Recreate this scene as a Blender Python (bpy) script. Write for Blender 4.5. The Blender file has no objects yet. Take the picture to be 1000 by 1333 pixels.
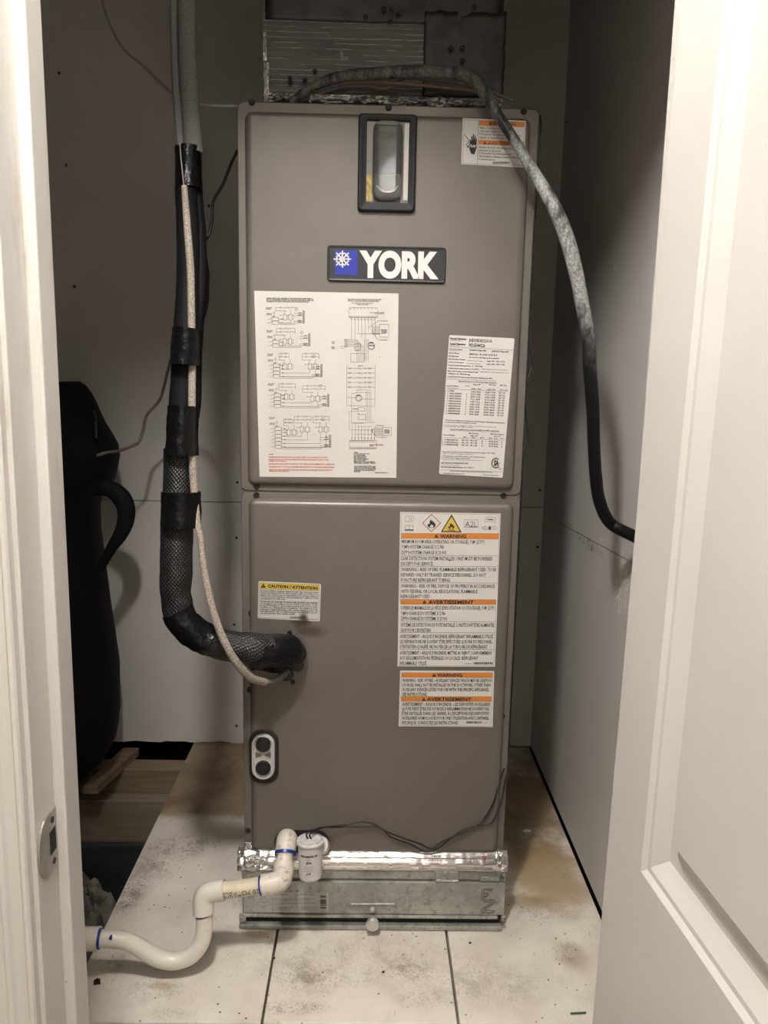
import bpy, bmesh, math, random
from mathutils import Vector, noise, Matrix
random.seed(7)
# ------------------------------------------------------------------ camera
FPX=1044.08; CX,CY,CZ=-0.0176,-1.2607,0.9425; YAW,PITCH,ROLL=-0.018,0.1695,0.0201
_F=Vector((-math.sin(YAW)*math.cos(PITCH), math.cos(YAW)*math.cos(PITCH), -math.sin(PITCH)))
_R0=Vector((math.cos(YAW), math.sin(YAW), 0)); _U0=_R0.cross(_F)
_R=_R0*math.cos(ROLL)+_U0*math.sin(ROLL); _U=_U0*math.cos(ROLL)-_R0*math.sin(ROLL)
_C=Vector((CX,CY,CZ))
COL=bpy.context.scene.collection
cam=bpy.data.cameras.new('camera'); cam.sensor_fit='HORIZONTAL'; cam.sensor_width=36; cam.lens=36*FPX/1000; cam.clip_start=.02
co=bpy.data.objects.new('camera',cam); COL.objects.link(co)
co.matrix_world=Matrix(((_R.x,_U.x,-_F.x,_C.x),(_R.y,_U.y,-_F.y,_C.y),(_R.z,_U.z,-_F.z,_C.z),(0,0,0,1)))
sc=bpy.context.scene; sc.camera=co
# ------------------------------------------------------------------ light
w=bpy.data.worlds.new('world'); sc.world=w; w.use_nodes=True
w.node_tree.nodes['Background'].inputs[0].default_value=(.02,.018,.016,1); w.node_tree.nodes['Background'].inputs[1].default_value=.3
LAMP=(-.185,-.93,1.90)
ld=bpy.data.lights.new('lamp_light','POINT'); ld.shadow_soft_size=.055; ld.energy=32; ld.color=(1,.965,.93)
lo=bpy.data.objects.new('lamp_light',ld); COL.objects.link(lo); lo.location=(LAMP[0],LAMP[1],LAMP[2]-.075)
ld2=bpy.data.lights.new('far_fill_light','POINT'); ld2.shadow_soft_size=.10; ld2.energy=3; ld2.color=(1,.965,.93)  # unseen second lamp, added to lift the fill light
lo2=bpy.data.objects.new('far_fill_light',ld2); COL.objects.link(lo2); lo2.location=(.1,-2.35,LAMP[2]-.15)
sc.view_settings.view_transform='Standard'; sc.view_settings.look='None'; sc.view_settings.gamma=1
sc.view_settings.exposure=1.0
try: sc.view_settings.use_curve_mapping=False
except Exception: pass
# ------------------------------------------------------------------ helpers
def at(px,py,X=None,Y=None,Z=None):
    d=_F+_R*((px-500)/FPX)-_U*((py-666.5)/FPX)
    if X is not None: t=(X-_C.x)/d.x
    elif Y is not None: t=(Y-_C.y)/d.y
    else: t=(Z-_C.z)/d.z
    return _C+d*t
def dep(P): return (P-_C).dot(_F)
def mm(hw,P): return hw*dep(P)/FPX
def link(me,name,parent=None):
    o=bpy.data.objects.new(name,me); COL.objects.link(o)
    if parent: o.parent=parent
    return o
def tag(o,label=None,cat=None,group=None,kind=None):
    if label: o['label']=label
    if cat: o['category']=cat
    if group: o['group']=group
    if kind: o['kind']=kind
    return o
def empty(name,loc=(0,0,0)):
    o=bpy.data.objects.new(name,None); COL.objects.link(o); o.location=loc; o.empty_display_size=.05; return o
class MB:
    """collects world-space geometry, builds one mesh object"""
    def __init__(s): s.v=[]; s.f=[]; s.uv={}; s.sm=set()
    def add(s,vs,fs,smooth=False,uvs=None):
        b=len(s.v); s.v+= [tuple(v) for v in vs]
        for i,f in enumerate(fs):
            if smooth: s.sm.add(len(s.f))
            if uvs: s.uv[len(s.f)]=uvs[i]
            s.f.append(tuple(b+k for k in f))
    def box(s,x0,x1,y0,y1,z0,z1):
        vs=[(x,y,z) for x in (x0,x1) for y in (y0,y1) for z in (z0,z1)]
        s.add(vs,[(0,1,3,2),(4,6,7,5),(0,4,5,1),(2,3,7,6),(0,2,6,4),(1,5,7,3)]); return s
    def poly_prism(s,pts,d):
        """pts: list of Vector in a plane, d extrude vector"""
        n=len(pts); d=Vector(d)
        vs=[Vector(p) for p in pts]+[Vector(p)+d for p in pts]
        s.add(vs,[tuple(range(n)),tuple(range(2*n-1,n-1,-1))]+[(i,i+n,(i+1)%n+n,(i+1)%n) for i in range(n)]); return s
    def loops(s,loops,cap0=True,cap1=True,smooth=False,closed=True):
        n=len(loops[0]); vs=[v for l in loops for v in l]; fs=[]
        for i in range(len(loops)-1):
            for j in range(n if closed else n-1):
                k=(j+1)%n; fs.append((i*n+j,i*n+k,(i+1)*n+k,(i+1)*n+j))
        s.add(vs,fs,smooth)
        if cap0: s.add(loops[0],[tuple(range(n-1,-1,-1))])
        if cap1: s.add(loops[-1],[tuple(range(n))])
        return s
    def tube(s,pts,rad,n=16,sub=6,flat=1.0,crumple=0,cs=30,cap=True,ref=(0,1,0),smooth=True,seed=0):
        """pts: Vectors; rad: float or list; Catmull-Rom swept. flat = depth radius / side radius"""
        P=[Vector(p) for p in pts]; R=rad if isinstance(rad,(list,tuple)) else [rad]*len(P)
        C=[];RR=[]
        if len(P)>2 and sub>1:
            Q=[P[0]*2-P[1]]+P+[P[-1]*2-P[-2]]; RQ=[R[0]]+list(R)+[R[-1]]
            for i in range(1,len(Q)-2):
                for k in range(sub):
                    t=k/sub; a,b,c,d=Q[i-1],Q[i],Q[i+1],Q[i+2]
                    C.append(.5*((2*b)+(c-a)*t+(2*a-5*b+4*c-d)*t*t+(3*b-a-3*c+d)*t**3)); RR.append(RQ[i]*(1-t)+RQ[i+1]*t)
            C.append(P[-1]); RR.append(R[-1])
        else: C=P; RR=list(R)
        loops=[];L=0;us=[];side=None
        for i,c in enumerate(C):
            t=(C[min(i+1,len(C)-1)]-C[max(i-1,0)])
            if t.length<1e-9: t=Vector((0,0,1))
            t.normalize()
            r=Vector(ref)
            if side is None:
                side=t.cross(r)
                if side.length<.15: side=t.cross(Vector((1,0,.3)))
            else:
                side=side-t*side.dot(t)
                want=t.cross(r)
                if want.length>.3:
                    want.normalize()
                    if want.dot(side)<0: want=-want
                    side=side.normalized()*.6+want*.4
            side.normalize(); dp=side.cross(t); dp.normalize()
            if i: L+=(C[i]-C[i-1]).length
            us.append(L); lp=[]
            for j in range(n):
                a=2*math.pi*j/n; q=RR[i]
                v=c+side*(q*math.cos(a))+dp*(q*flat*math.sin(a))
                if crumple:
                    nv=(v-c).normalized(); v=v+nv*(crumple*(noise.noise(v*cs+Vector((seed,0,0)))+.5*noise.noise(v*cs*2.3)))
                lp.append(v)
            loops.append(lp)
        b=len(s.v); vs=[v for l in loops for v in l]; fs=[];uv=[]
        for i in range(len(loops)-1):
            for j in range(n):
                k=(j+1)%n; fs.append((i*n+j,i*n+k,(i+1)*n+k,(i+1)*n+j))
                c0=2*math.pi*RR[i]/n
                uv.append([(us[i],j*c0),(us[i],(j+1)*c0),(us[i+1],(j+1)*c0),(us[i+1],j*c0)])
        s.add(vs,fs,smooth,uv)
        if cap:
            s.add(loops[0],[tuple(range(n-1,-1,-1))]); s.add(loops[-1],[tuple(range(n))])
        return s
    def lathe(s,base,axis,prof,n=24,smooth=True):
        """prof: (r,h) along axis"""
        ax=Vector(axis).normalized(); e=ax.cross(Vector((1,0,0)))
        if e.length<.2: e=ax.cross(Vector((0,1,0)))
        e.normalize(); g=ax.cross(e); base=Vector(base)
        loops=[[base+ax*h+e*(r*math.cos(2*math.pi*j/n))+g*(r*math.sin(2*math.pi*j/n)) for j in range(n)] for r,h in prof]
        return s.loops(loops,smooth=smooth)
    def build(s,name,m,parent=None,bevel=0):
        me=bpy.data.meshes.new(name); me.from_pydata(s.v,[],s.f); me.update()
        if s.uv:
            ul=me.uv_layers.new(name='UVMap')
            for i,p in enumerate(me.polygons):
                if i in s.uv:
                    for k,li in enumerate(p.loop_indices): ul.data[li].uv=s.uv[i][k]
        sm=[i in s.sm for i in range(len(me.polygons))]
        bm=bmesh.new(); bm.from_mesh(me)
        bmesh.ops.remove_doubles(bm,verts=bm.verts,dist=1e-6)
        bmesh.ops.recalc_face_normals(bm,faces=bm.faces)
        bm.to_mesh(me); bm.free()
        me.materials.append(m)
        if any(sm):
            try: me.set_sharp_from_angle(angle=math.radians(50))
            except Exception: pass
        if len(me.polygons)==len(sm): me.polygons.foreach_set('use_smooth',sm)
        elif not any(sm): me.polygons.foreach_set('use_smooth',[False]*len(me.polygons))
        o=link(me,name,parent)
        if bevel:
            md=o.modifiers.new('bevel','BEVEL'); md.width=bevel; md.segments=2; md.limit_method='ANGLE'; md.angle_limit=math.radians(40)
        return o
def rrect(x0,x1,z0,z1,r,y,seg=6):
    r=max(1e-5,min(r,(x1-x0)/2-1e-5,(z1-z0)/2-1e-5)); out=[]
    for cx,cz,a0 in ((x1-r,z1-r,0),(x0+r,z1-r,90),(x0+r,z0+r,180),(x1-r,z0+r,270)):
        for k in range(seg+1):
            a=math.radians(a0+90*k/seg); out.append(Vector((cx+r*math.cos(a),y,cz+r*math.sin(a))))
    return out
def rings(mb,x0,x1,z0,z1,r,prof,seg=6,cap0=False,cap1=True,smooth=True):
    """prof: (inset, y)"""
    mb.loops([rrect(x0+i,x1-i,z0+i,z1-i,max(r-i,.0006),y,seg) for i,y in prof],cap0,cap1,smooth); return mb
# ------------------------------------------------------------------ materials
class NT:
    def __init__(s,name):
        s.m=bpy.data.materials.new(name); s.m.use_nodes=True; s.t=s.m.node_tree; s.b=s.t.nodes['Principled BSDF']
        s.g=s.t.nodes.new('ShaderNodeNewGeometry'); s.pos=s.g.outputs['Position']
    def n(s,typ,**k):
        x=s.t.nodes.new(typ)
        for a,v in k.items(): setattr(x,a,v)
        return x
    def l(s,a,b): s.t.links.new(a,b)
    def noise(s,scale,detail=3,rough=.6,vec=None,dist=0):
        x=s.n('ShaderNodeTexNoise'); x.inputs['Scale'].default_value=scale; x.inputs['Detail'].default_value=detail
        x.inputs['Roughness'].default_value=rough; x.inputs['Distortion'].default_value=dist
        s.l(vec or s.pos,x.inputs['Vector']); return x.outputs[0]
    def scale(s,v,vec=None):
        x=s.n('ShaderNodeVectorMath',operation='MULTIPLY'); s.l(vec or s.pos,x.inputs[0]); x.inputs[1].default_value=v; return x.outputs[0]
    def ramp(s,v,a,b,lo=0.,hi=1.):
        x=s.n('ShaderNodeMapRange',interpolation_type='SMOOTHSTEP'); s.l(v,x.inputs[0])
        for i,q in enumerate((a,b,lo,hi)): x.inputs[i+1].default_value=q
        return x.outputs[0]
    def math(s,op,a,b=None):
        x=s.n('ShaderNodeMath',operation=op)
        for i,q in enumerate((a,b)):
            if q is None: continue
            if isinstance(q,(int,float)): x.inputs[i].default_value=q
            else: s.l(q,x.inputs[i])
        return x.outputs[0]
    def mix(s,f,a,b):
        x=s.n('ShaderNodeMix',data_type='RGBA')
        if isinstance(f,(int,float)): x.inputs[0].default_value=f
        else: s.l(f,x.inputs[0])
        for i,q in ((6,a),(7,b)):
            if isinstance(q,(tuple,list)): x.inputs[i].default_value=(*q[:3],1)
            else: s.l(q,x.inputs[i])
        return x.outputs[2]
    def base(s,c):
        if isinstance(c,(tuple,list)): s.b.inputs['Base Color'].default_value=(*c[:3],1)
        else: s.l(c,s.b.inputs['Base Color'])
    def set(s,rough=.5,metal=0.,spec=None,coat=None):
        for k,v in (('Roughness',rough),('Metallic',metal),('Specular IOR Level',spec),('Coat Weight',coat)):
            if v is None: continue
            if isinstance(v,(int,float)): s.b.inputs[k].default_value=v
            else: s.l(v,s.b.inputs[k])
    def bump(s,h,st=.3,d=.002):
        x=s.n('ShaderNodeBump'); x.inputs['Strength'].default_value=st; x.inputs['Distance'].default_value=d
        s.l(h,x.inputs['Height']); s.l(x.outputs[0],s.b.inputs['Normal'])
    def blob(s,c,r,soft=.5,warp=14,amt=.5):
        a=s.n('ShaderNodeVectorMath',operation='SUBTRACT'); s.l(s.pos,a.inputs[0]); a.inputs[1].default_value=c
        b=s.n('ShaderNodeVectorMath',operation='DIVIDE'); s.l(a.outputs[0],b.inputs[0]); b.inputs[1].default_value=r
        c_=s.n('ShaderNodeVectorMath',operation='LENGTH'); s.l(b.outputs[0],c_.inputs[0])
        nz=s.noise(warp,4,.65); d=s.math('ADD',c_.outputs['Value'],s.math('MULTIPLY',s.math('SUBTRACT',nz,.5),amt*2))
        return s.ramp(d,1.0,1-soft)
def simple(name,col,rough=.5,metal=0,var=0,vs=20,bs=0,bsc=200,bd=.001,spec=None,coat=None):
    t=NT(name)
    if var:
        c2=tuple(max(0,c*(1-var)) for c in col); c1=tuple(min(1,c*(1+var*.5)) for c in col)
        t.base(t.mix(t.ramp(t.noise(vs,4),.3,.7),c2,c1))
    else: t.base(col)
    t.set(rough,metal,spec,coat)
    if bs: t.bump(t.noise(bsc,3),bs,bd)
    return t.m
def srgb(r,g,b):
    f=lambda c:((c/255+.055)/1.055)**2.4 if c>10 else c/255/12.92
    return (f(r),f(g),f(b))
M={}
# painted trim, with chips and grime in the grooves
t=NT('trim_paint'); g=t.ramp(t.noise(35,5,.7,t.scale((1,1,.18))),.56,.72)
c=t.mix(g,(.56,.535,.50),(.46,.43,.385)); s_=t.ramp(t.noise(160,3,.6,t.scale((1,1,.5))),.74,.78); c=t.mix(s_,c,(.25,.21,.17))
t.base(c); t.set(.38); t.bump(t.noise(60,4,.6,t.scale((1,1,.3))),.25,.0015); M['trim']=t.m
M['door']=simple('door_paint',(.47,.45,.425),.42,var=.04,vs=6,bs=.08,bsc=120,bd=.0006)
M['hall']=simple('hall_paint',(.78,.75,.70),.8,var=.05,vs=4)
def drywall(name,col,scuffs=()):
    t=NT(name); c=t.mix(t.ramp(t.noise(3,4),.35,.7),tuple(x*.92 for x in col),col)
    c=t.mix(t.ramp(t.noise(30,5,.7),.68,.8),c,tuple(x*.8 for x in col))
    for cc,r,k in scuffs:
        m=t.math('MULTIPLY',t.blob(cc,r,.6,30,.8),t.ramp(t.noise(90,4,.7,None,1.5),.5,.6)); c=t.mix(m,c,k)
    t.base(c); t.set(.75,0,.25); t.bump(t.noise(220,3),.1,.0006); return t.m
M['drywall']=drywall('drywall_paper',(.68,.65,.61))
sp1=at(810,760,X=.409); sp2=at(765,710,X=.409)
M['drywall_side']=drywall('drywall_side',(.62,.595,.565),[((sp1.x,sp1.y,sp1.z),(.1,.05,.07),(.88,.86,.82)),((sp2.x,sp2.y,sp2.z+.005),(.1,.14,.012),(.2,.18,.16))])
M['gypsum']=simple('gypsum_core',(.7,.68,.64),.9)
M['dark']=simple('dark_void',(.012,.011,.01),.9)
# white painted, worn and stained boards
t=NT('worn_floor_paint')
P0=lambda x,y:tuple(at(x,y,Z=0))
sx=t.n('ShaderNodeSeparateXYZ'); t.l(t.pos,sx.inputs[0])
base=t.mix(t.ramp(t.noise(7,5),.35,.7),(.80,.745,.66),(.64,.58,.495))
fine=t.math('ADD',t.math('MULTIPLY',t.ramp(t.noise(230,4,.85),.50,.66),.85),t.math('MULTIPLY',t.ramp(t.noise(24,5,.75),.44,.66),.7))
tan=(.40,.30,.18); brown=(.20,.135,.075)
# bare/brown rear left
m=t.math('ADD',sx.outputs[1],t.math('MULTIPLY',t.math('SUBTRACT',t.noise(16,4),.5),.05))
ml=t.math('MULTIPLY',t.ramp(m,.315,.345),t.ramp(sx.outputs[0],0,-.02))
wood=t.mix(t.ramp(t.noise(9,5,.6,None,1),.35,.65),(.36,.265,.165),(.22,.15,.085))
c=t.mix(ml,base,wood)
for x,y,r,k,st in [(705,1125,(.10,.16,.1),(.34,.24,.13),.95),(715,1150,(.09,.12,.1),(.44,.33,.20),.8),(690,1040,(.13,.26,.1),(.25,.17,.095),.95),(665,1075,(.05,.14,.1),(.17,.12,.07),.8),(740,1150,(.06,.10,.1),(.42,.33,.22),.6),
                   (690,1175,(.06,.03,.1),(.30,.22,.10),.7),(725,990,(.14,.22,.1),(.2,.15,.1),.8),(745,1245,(.04,.05,.1),(.34,.27,.18),.55),
                   (335,1215,(.035,.018,.1),(.34,.24,.13),.7),(210,1283,(.03,.012,.1),(.40,.30,.16),.6),(360,1205,(.08,.02,.1),(.25,.22,.18),.5)]:
    c=t.mix(t.math('MULTIPLY',t.blob(P0(x,y),r,.7,18,.45),st),c,k)
for x,y,r,st in [(205,1120,(.07,.11,.1),.9),(250,1100,(.08,.07,.1),.9),(170,1165,(.05,.10,.1),.9),(265,1045,(.07,.1,.1),.7),(400,1275,(.06,.05,.1),.75),(385,1312,(.07,.02,.1),.9),
                 (530,1260,(.06,.04,.1),.55),(560,1300,(.1,.03,.1),.5),(740,1240,(.03,.04,.1),.85),(215,1320,(.06,.02,.1),.6),(700,1190,(.1,.04,.1),.6),(310,1210,(.05,.02,.1),.6),(640,1280,(.14,.08,.1),.5),(450,1250,(.3,.10,.1),.45),(200,1290,(.1,.05,.1),.5),(150,1250,(.04,.08,.1),.6)]:
    mk=t.math('MULTIPLY',t.math('MULTIPLY',t.blob(P0(x,y),r,.8,12,.5),fine),st); c=t.mix(t.math('MINIMUM',mk,.9),c,(.17,.125,.075))
vo=t.n('ShaderNodeTexVoronoi'); vo.inputs['Scale'].default_value=58; t.l(t.pos,vo.inputs['Vector'])
sp=t.math('MULTIPLY',t.ramp(vo.outputs['Distance'],.13,.06),t.ramp(t.noise(13,2),.46,.54)); c=t.mix(sp,c,(.07,.05,.035))
sc_=t.noise(26,2,.5,t.scale((1,.28,1)),2.5); ln=t.ramp(t.math('ABSOLUTE',t.math('SUBTRACT',sc_,.5)),.006,.0); ln=t.math('MULTIPLY',ln,t.ramp(t.noise(9,2),.50,.58))
c=t.mix(t.math('MULTIPLY',ln,.6),c,(.2,.15,.1))
t.base(c); t.set(t.ramp(t.noise(9,3),.3,.7,.42,.7)); t.bump(t.noise(70,5,.7),.22,.0015); M['floor']=t.m
def woodmat(name,a,b,vec):
    t=NT(name); c=t.mix(t.ramp(t.noise(6,5,.6,t.scale(vec),1.2),.3,.7),a,b); c=t.mix(t.ramp(t.noise(3,3),.5,.7),c,tuple(x*.7 for x in b))
    t.base(c); t.set(.75); t.bump(t.noise(30,4,.6,t.scale(vec)),.2,.001); return t.m
M['stud']=woodmat('stud_wood',(.30,.22,.14),(.20,.14,.085),(1,8,14)); M['stud_pale']=woodmat('stud_wood_pale',(.33,.27,.20),(.25,.2,.145),(1,8,10))
# air handler paint with soot around the pipe entry
t=NT('cabinet_paint'); c=t.mix(t.ramp(t.noise(5,4),.3,.7),(.162,.144,.125),(.148,.131,.114))
def pl(x,y,yy=-.01): return tuple(at(x,y,Y=yy))
for x,y,r,k,st in [(392,806,(.022,.2,.024),(.035,.025,.018),.85),(405,822,(.03,.2,.014),(.05,.036,.027),.7),(378,790,(.010,.2,.02),(.05,.036,.027),.5),(650,780,(.012,.2,.25),(.16,.14,.12),.35),
                   (345,152,(.012,.2,.01),(.1,.09,.08),.35),(400,900,(.05,.2,.03),(.13,.11,.1),.35)]:
    c=t.mix(t.math('MULTIPLY',t.blob(pl(x,y),r,.7,60,.45),st),c,k)
t.base(c); t.set(t.ramp(t.noise(12,3),.3,.7,.36,.44),.25); t.bump(t.noise(500,2),.04,.0004); M['cab']=t.m
M['cabside']=simple('cabinet_sheet',(.16,.145,.13),.45,.4)
M['black']=simple('black_plastic',(.014,.014,.015),.35)
M['blackmat']=simple('black_foam',(.008,.0077,.0075),.62,var=.2,vs=50,bs=.12,bsc=300,spec=.15)
M['tape']=simple('black_vinyl_tape',(.004,.004,.0042),.30,bs=.6,bsc=45,bd=.006,spec=.22)
M['screw']=simple('dark_screw',(.02,.019,.018),.5,.3)
M['frame']=simple('window_frame_black',(.014,.0142,.015),.6,var=.2,vs=60)
M['badge']=simple('badge_black',(.014,.014,.015),.4)
M['blue']=simple('badge_blue',(.005,.02,.32),.35)
M['white_ink']=simple('white_ink',(.72,.71,.69),.5)
M['ink']=simple('black_ink',(.02,.02,.02),.6); M['grey_ink']=simple('grey_ink',(.15,.14,.13),.7)
M['red_ink']=simple('red_ink',(.55,.10,.06),.6); M['dimred_ink']=simple('dark_red_ink',(.38,.02,.03),.6); M['orange']=simple('orange_band',(.62,.21,.03),.5); M['yellow']=simple('yellow_band',(.60,.42,.06),.5)
M['blueink']=simple('blue_ink',(.05,.06,.22),.6)
M['paper']=simple('white_paper',(.64,.615,.565),.5,var=.03,vs=10)
t=NT('sticker_white'); c=(.56,.54,.505); q=pl(395,806); c=t.mix(t.math('MULTIPLY',t.blob(q,(.011,.2,.019),.8,90,.5),.93),c,(.06,.045,.03)); t.base(c); t.set(.4); M['sticker']=t.m
M['sticker2']=simple('plain_sticker',(.64,.62,.58),.4)
M['dull']=simple('dull_sticker',(.42,.41,.38),.5,var=.1,vs=60)
def speck(name,a,b,sc=700,rough=.8,lo=.42,hi=.58):
    t=NT(name); c=t.mix(t.ramp(t.noise(sc,2,.7),lo,hi),a,b); t.base(c); t.set(rough); t.bump(t.noise(sc*.8,2),.3,.0008); return t.m
M['greyfoam']=speck('grey_foam',(.11,.11,.105),(.22,.215,.205),900); M['tanfoam']=speck('speckled_tan_sleeve',(.20,.16,.13),(.44,.385,.32),600)
M['copper']=simple('dull_copper',(.36,.30,.25),.6,.2)
t=NT('woven_mesh'); uv=t.n('ShaderNodeUVMap'); su=t.n('ShaderNodeSeparateXYZ'); t.l(uv.outputs[0],su.inputs[0])
wv=lambda o,f: t.math('SINE',t.math('MULTIPLY',o,f)); h=t.math('MULTIPLY',wv(su.outputs[0],2*math.pi/.0062),wv(su.outputs[1],2*math.pi/.0056))
t.base(t.mix(t.ramp(h,.62,.92),(.005,.005,.005),(.15,.145,.135))); t.set(.45); t.bump(h,.5,.001); M['woven']=t.m
# dusty flexible conduit: dusty upper run, bare black below; light painted into the descent
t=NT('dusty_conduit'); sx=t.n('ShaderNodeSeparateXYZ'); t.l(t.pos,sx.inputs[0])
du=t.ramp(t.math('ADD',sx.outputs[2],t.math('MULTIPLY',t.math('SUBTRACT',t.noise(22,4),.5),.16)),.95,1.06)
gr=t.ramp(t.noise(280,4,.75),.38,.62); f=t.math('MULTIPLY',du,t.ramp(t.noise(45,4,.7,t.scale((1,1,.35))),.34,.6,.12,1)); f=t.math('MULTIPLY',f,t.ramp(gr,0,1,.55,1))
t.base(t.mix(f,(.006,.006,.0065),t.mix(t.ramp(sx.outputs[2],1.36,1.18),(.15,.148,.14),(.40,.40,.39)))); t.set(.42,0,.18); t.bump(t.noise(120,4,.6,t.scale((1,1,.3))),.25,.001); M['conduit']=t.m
# metals
def foil(name,col=(.72,.71,.70),rough=.22,bs=.9,sc=60,bd=.006):
    t=NT(name); t.base(t.mix(t.ramp(t.noise(30,4),.35,.7),col,tuple(x*.7 for x in col))); t.set(rough,.95); t.bump(t.noise(sc,5,.6,None,1),bs,bd); return t.m
M['foil']=foil('crumpled_foil')
t=NT('foil_tape'); t.base((.72,.69,.68)); t.set(.2,.9); t.bump(t.noise(20,4,.6,t.scale((.4,1,3))),.5,.004); M['foiltape']=t.m
t=NT('galvanized'); vo=t.n('ShaderNodeTexVoronoi'); vo.inputs['Scale'].default_value=80; t.l(t.pos,vo.inputs['Vector'])
c=t.mix(t.ramp(t.noise(14,6,.7,None,.6),.35,.65),(.26,.262,.238),(.44,.442,.40)); c=t.mix(t.ramp(t.noise(90,4,.7),.5,.68),c,(.20,.20,.175)); bw=t.n('ShaderNodeRGBToBW'); t.l(vo.outputs['Color'],bw.inputs[0]); c=t.mix(.14,c,t.mix(bw.outputs[0],(.12,.12,.11),(.5,.5,.47)))
c=t.mix(t.ramp(t.noise(45,4,.7),.64,.72),c,(.45,.44,.40)); t.base(c); t.set(t.ramp(t.noise(30,4),.3,.7,.38,.62),.45); t.bump(t.noise(80,4),.12,.001); M['galv']=t.m
t=NT('duct_wrap'); ws=t.scale((.6,.6,12)); a=t.noise(14,4,.6,ws)
wv=t.n('ShaderNodeTexWave',wave_type='BANDS',bands_direction='Z'); wv.inputs['Scale'].default_value=42; wv.inputs['Distortion'].default_value=1.5; wv.inputs['Detail'].default_value=3; wv.inputs['Detail Scale'].default_value=2; t.l(t.pos,wv.inputs['Vector'])
lnm=t.math('MULTIPLY',t.ramp(wv.outputs['Fac'],.90,.99),t.ramp(t.noise(25,4,.6,t.scale((1,1,3))),.40,.6))
c=t.mix(t.ramp(a,.3,.7),(.085,.081,.076),(.115,.110,.104)); c=t.mix(t.math('MULTIPLY',lnm,.6),c,(.42,.40,.37)); c=t.mix(t.ramp(t.noise(20,5,.6,None,1),.68,.74),c,(.24,.235,.22))
t.base(c); t.set(.55,.3); t.bump(t.math('ADD',a,lnm),.25,.001); M['duct']=t.m
M['groove']=simple('dark_groove',(.10,.10,.085),.7,var=.5,vs=200)  # embossed outline, darker than the galvanized steel
M['ducttape']=foil('dull_foil_tape',(.09,.086,.082),.6,.25,16,.003)
t=NT('pvc'); c=t.mix(t.ramp(t.noise(30,5,.7),.6,.75),(.76,.71,.62),(.45,.38,.30)); t.base(c); t.set(.3,0,.5); M['pvc']=t.m
t=NT('dirty_pvc'); c=t.mix(t.ramp(t.noise(80,5,.75,None,1.5),.52,.68),(.72,.66,.57),(.36,.30,.24)); t.base(c); t.set(.4); M['pvcd']=t.m
M['pvcy']=simple('yellowed_pvc',(.72,.63,.48),.4,var=.12,vs=50)
M['primer']=simple('blue_primer',(.012,.04,.26),.35)
M['switch']=simple('switch_plastic',(.66,.63,.625),.42); M['switchcap']=simple('switch_cap',(.66,.63,.63),.5)
M['steel']=simple('brushed_steel',(.48,.45,.41),.33,.85,var=.15,vs=80); M['knob']=simple('knob_metal',(.62,.60,.56),.35,.6,var=.1,vs=80)
M['wire']=simple('black_wire',(.012,.012,.012),.45); M['gwire']=simple('grey_cable',(.34,.32,.30),.6,var=.2,vs=90); M['pwire']=simple('dusty_pink_cable',(.26,.16,.14),.6,var=.2,vs=90); M['bwire']=simple('brown_cable',(.17,.13,.115),.6,var=.2,vs=60)
M['bag']=simple('black_nylon',(.0065,.0065,.008),.75,bs=.2,bsc=500,spec=.2); M['zip']=simple('zip_metal',(.03,.03,.03),.4,.6)
M['sheet']=simple('dark_plastic_sheet',(.045,.048,.05),.5,bs=.5,bsc=15,bd=.01)
M['crumple']=simple('crumpled_plastic',(.30,.27,.24),.38,var=.5,vs=25,bs=.8,bsc=70,bd=.005)
M['grommet']=simple('white_grommet',(.55,.52,.49),.45)
t=NT('clear_plastic'); t.base((.9,.88,.85)); t.b.inputs['Transmission Weight'].default_value=.9; t.b.inputs['IOR'].default_value=1.35; t.set(.05); M['clear']=t.m
M['inner']=simple('bare_inner_metal',(.15,.14,.128),.4,.3,var=.15,vs=30); M['innerdark']=simple('dark_coil_region',(.03,.028,.027),.35,.4,var=.4,vs=90); M['yellowgoo']=simple('yellow_sealant',(.50,.38,.12),.6,var=.5,vs=150)
M['bare_beige']=simple('beige_inner_liner',(.34,.31,.275),.4,var=.25,vs=40)
M['chrome']=simple('bright_metal',(.85,.84,.8),.2,.6)
# ------------------------------------------------------------------ structure: closet and hall
HF=-.37; CZc=1.909; YB=.68; XR=.4094; JX=-.30; YF=-.625; YI=-.535
def struct(mb,name,m,parent=None,**k):
    o=mb.build(name,m,parent,**k); 
    if not parent: o['kind']='structure'
    return o
fl=MB().box(-.46,.404,-.20,.74,-.05,-.0185); FLOOR=struct(fl,'floor',M['stud'])
gapL=lambda:0
bx=[(-.46,-.1655),(-.1615,.1245),(.1285,.4045)]
for a,b in bx:
    o=MB().box(a,b,-.223,.705 if a<-.2 else .674,-.018,0).build('floor_board',M['floor'],FLOOR,bevel=.0015)
struct(MB().box(-.46,.41,-.221,-.19,HF,-.019),'trim_1',M['stud'])
struct(MB().box(-.462,-.445,-.19,.74,HF,-.019),'trim_2',M['stud'])
struct(MB().box(-1.6,1.4,-2.6,1.0,HF-.02,HF),'floor_hall',M['stud_pale'])
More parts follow.
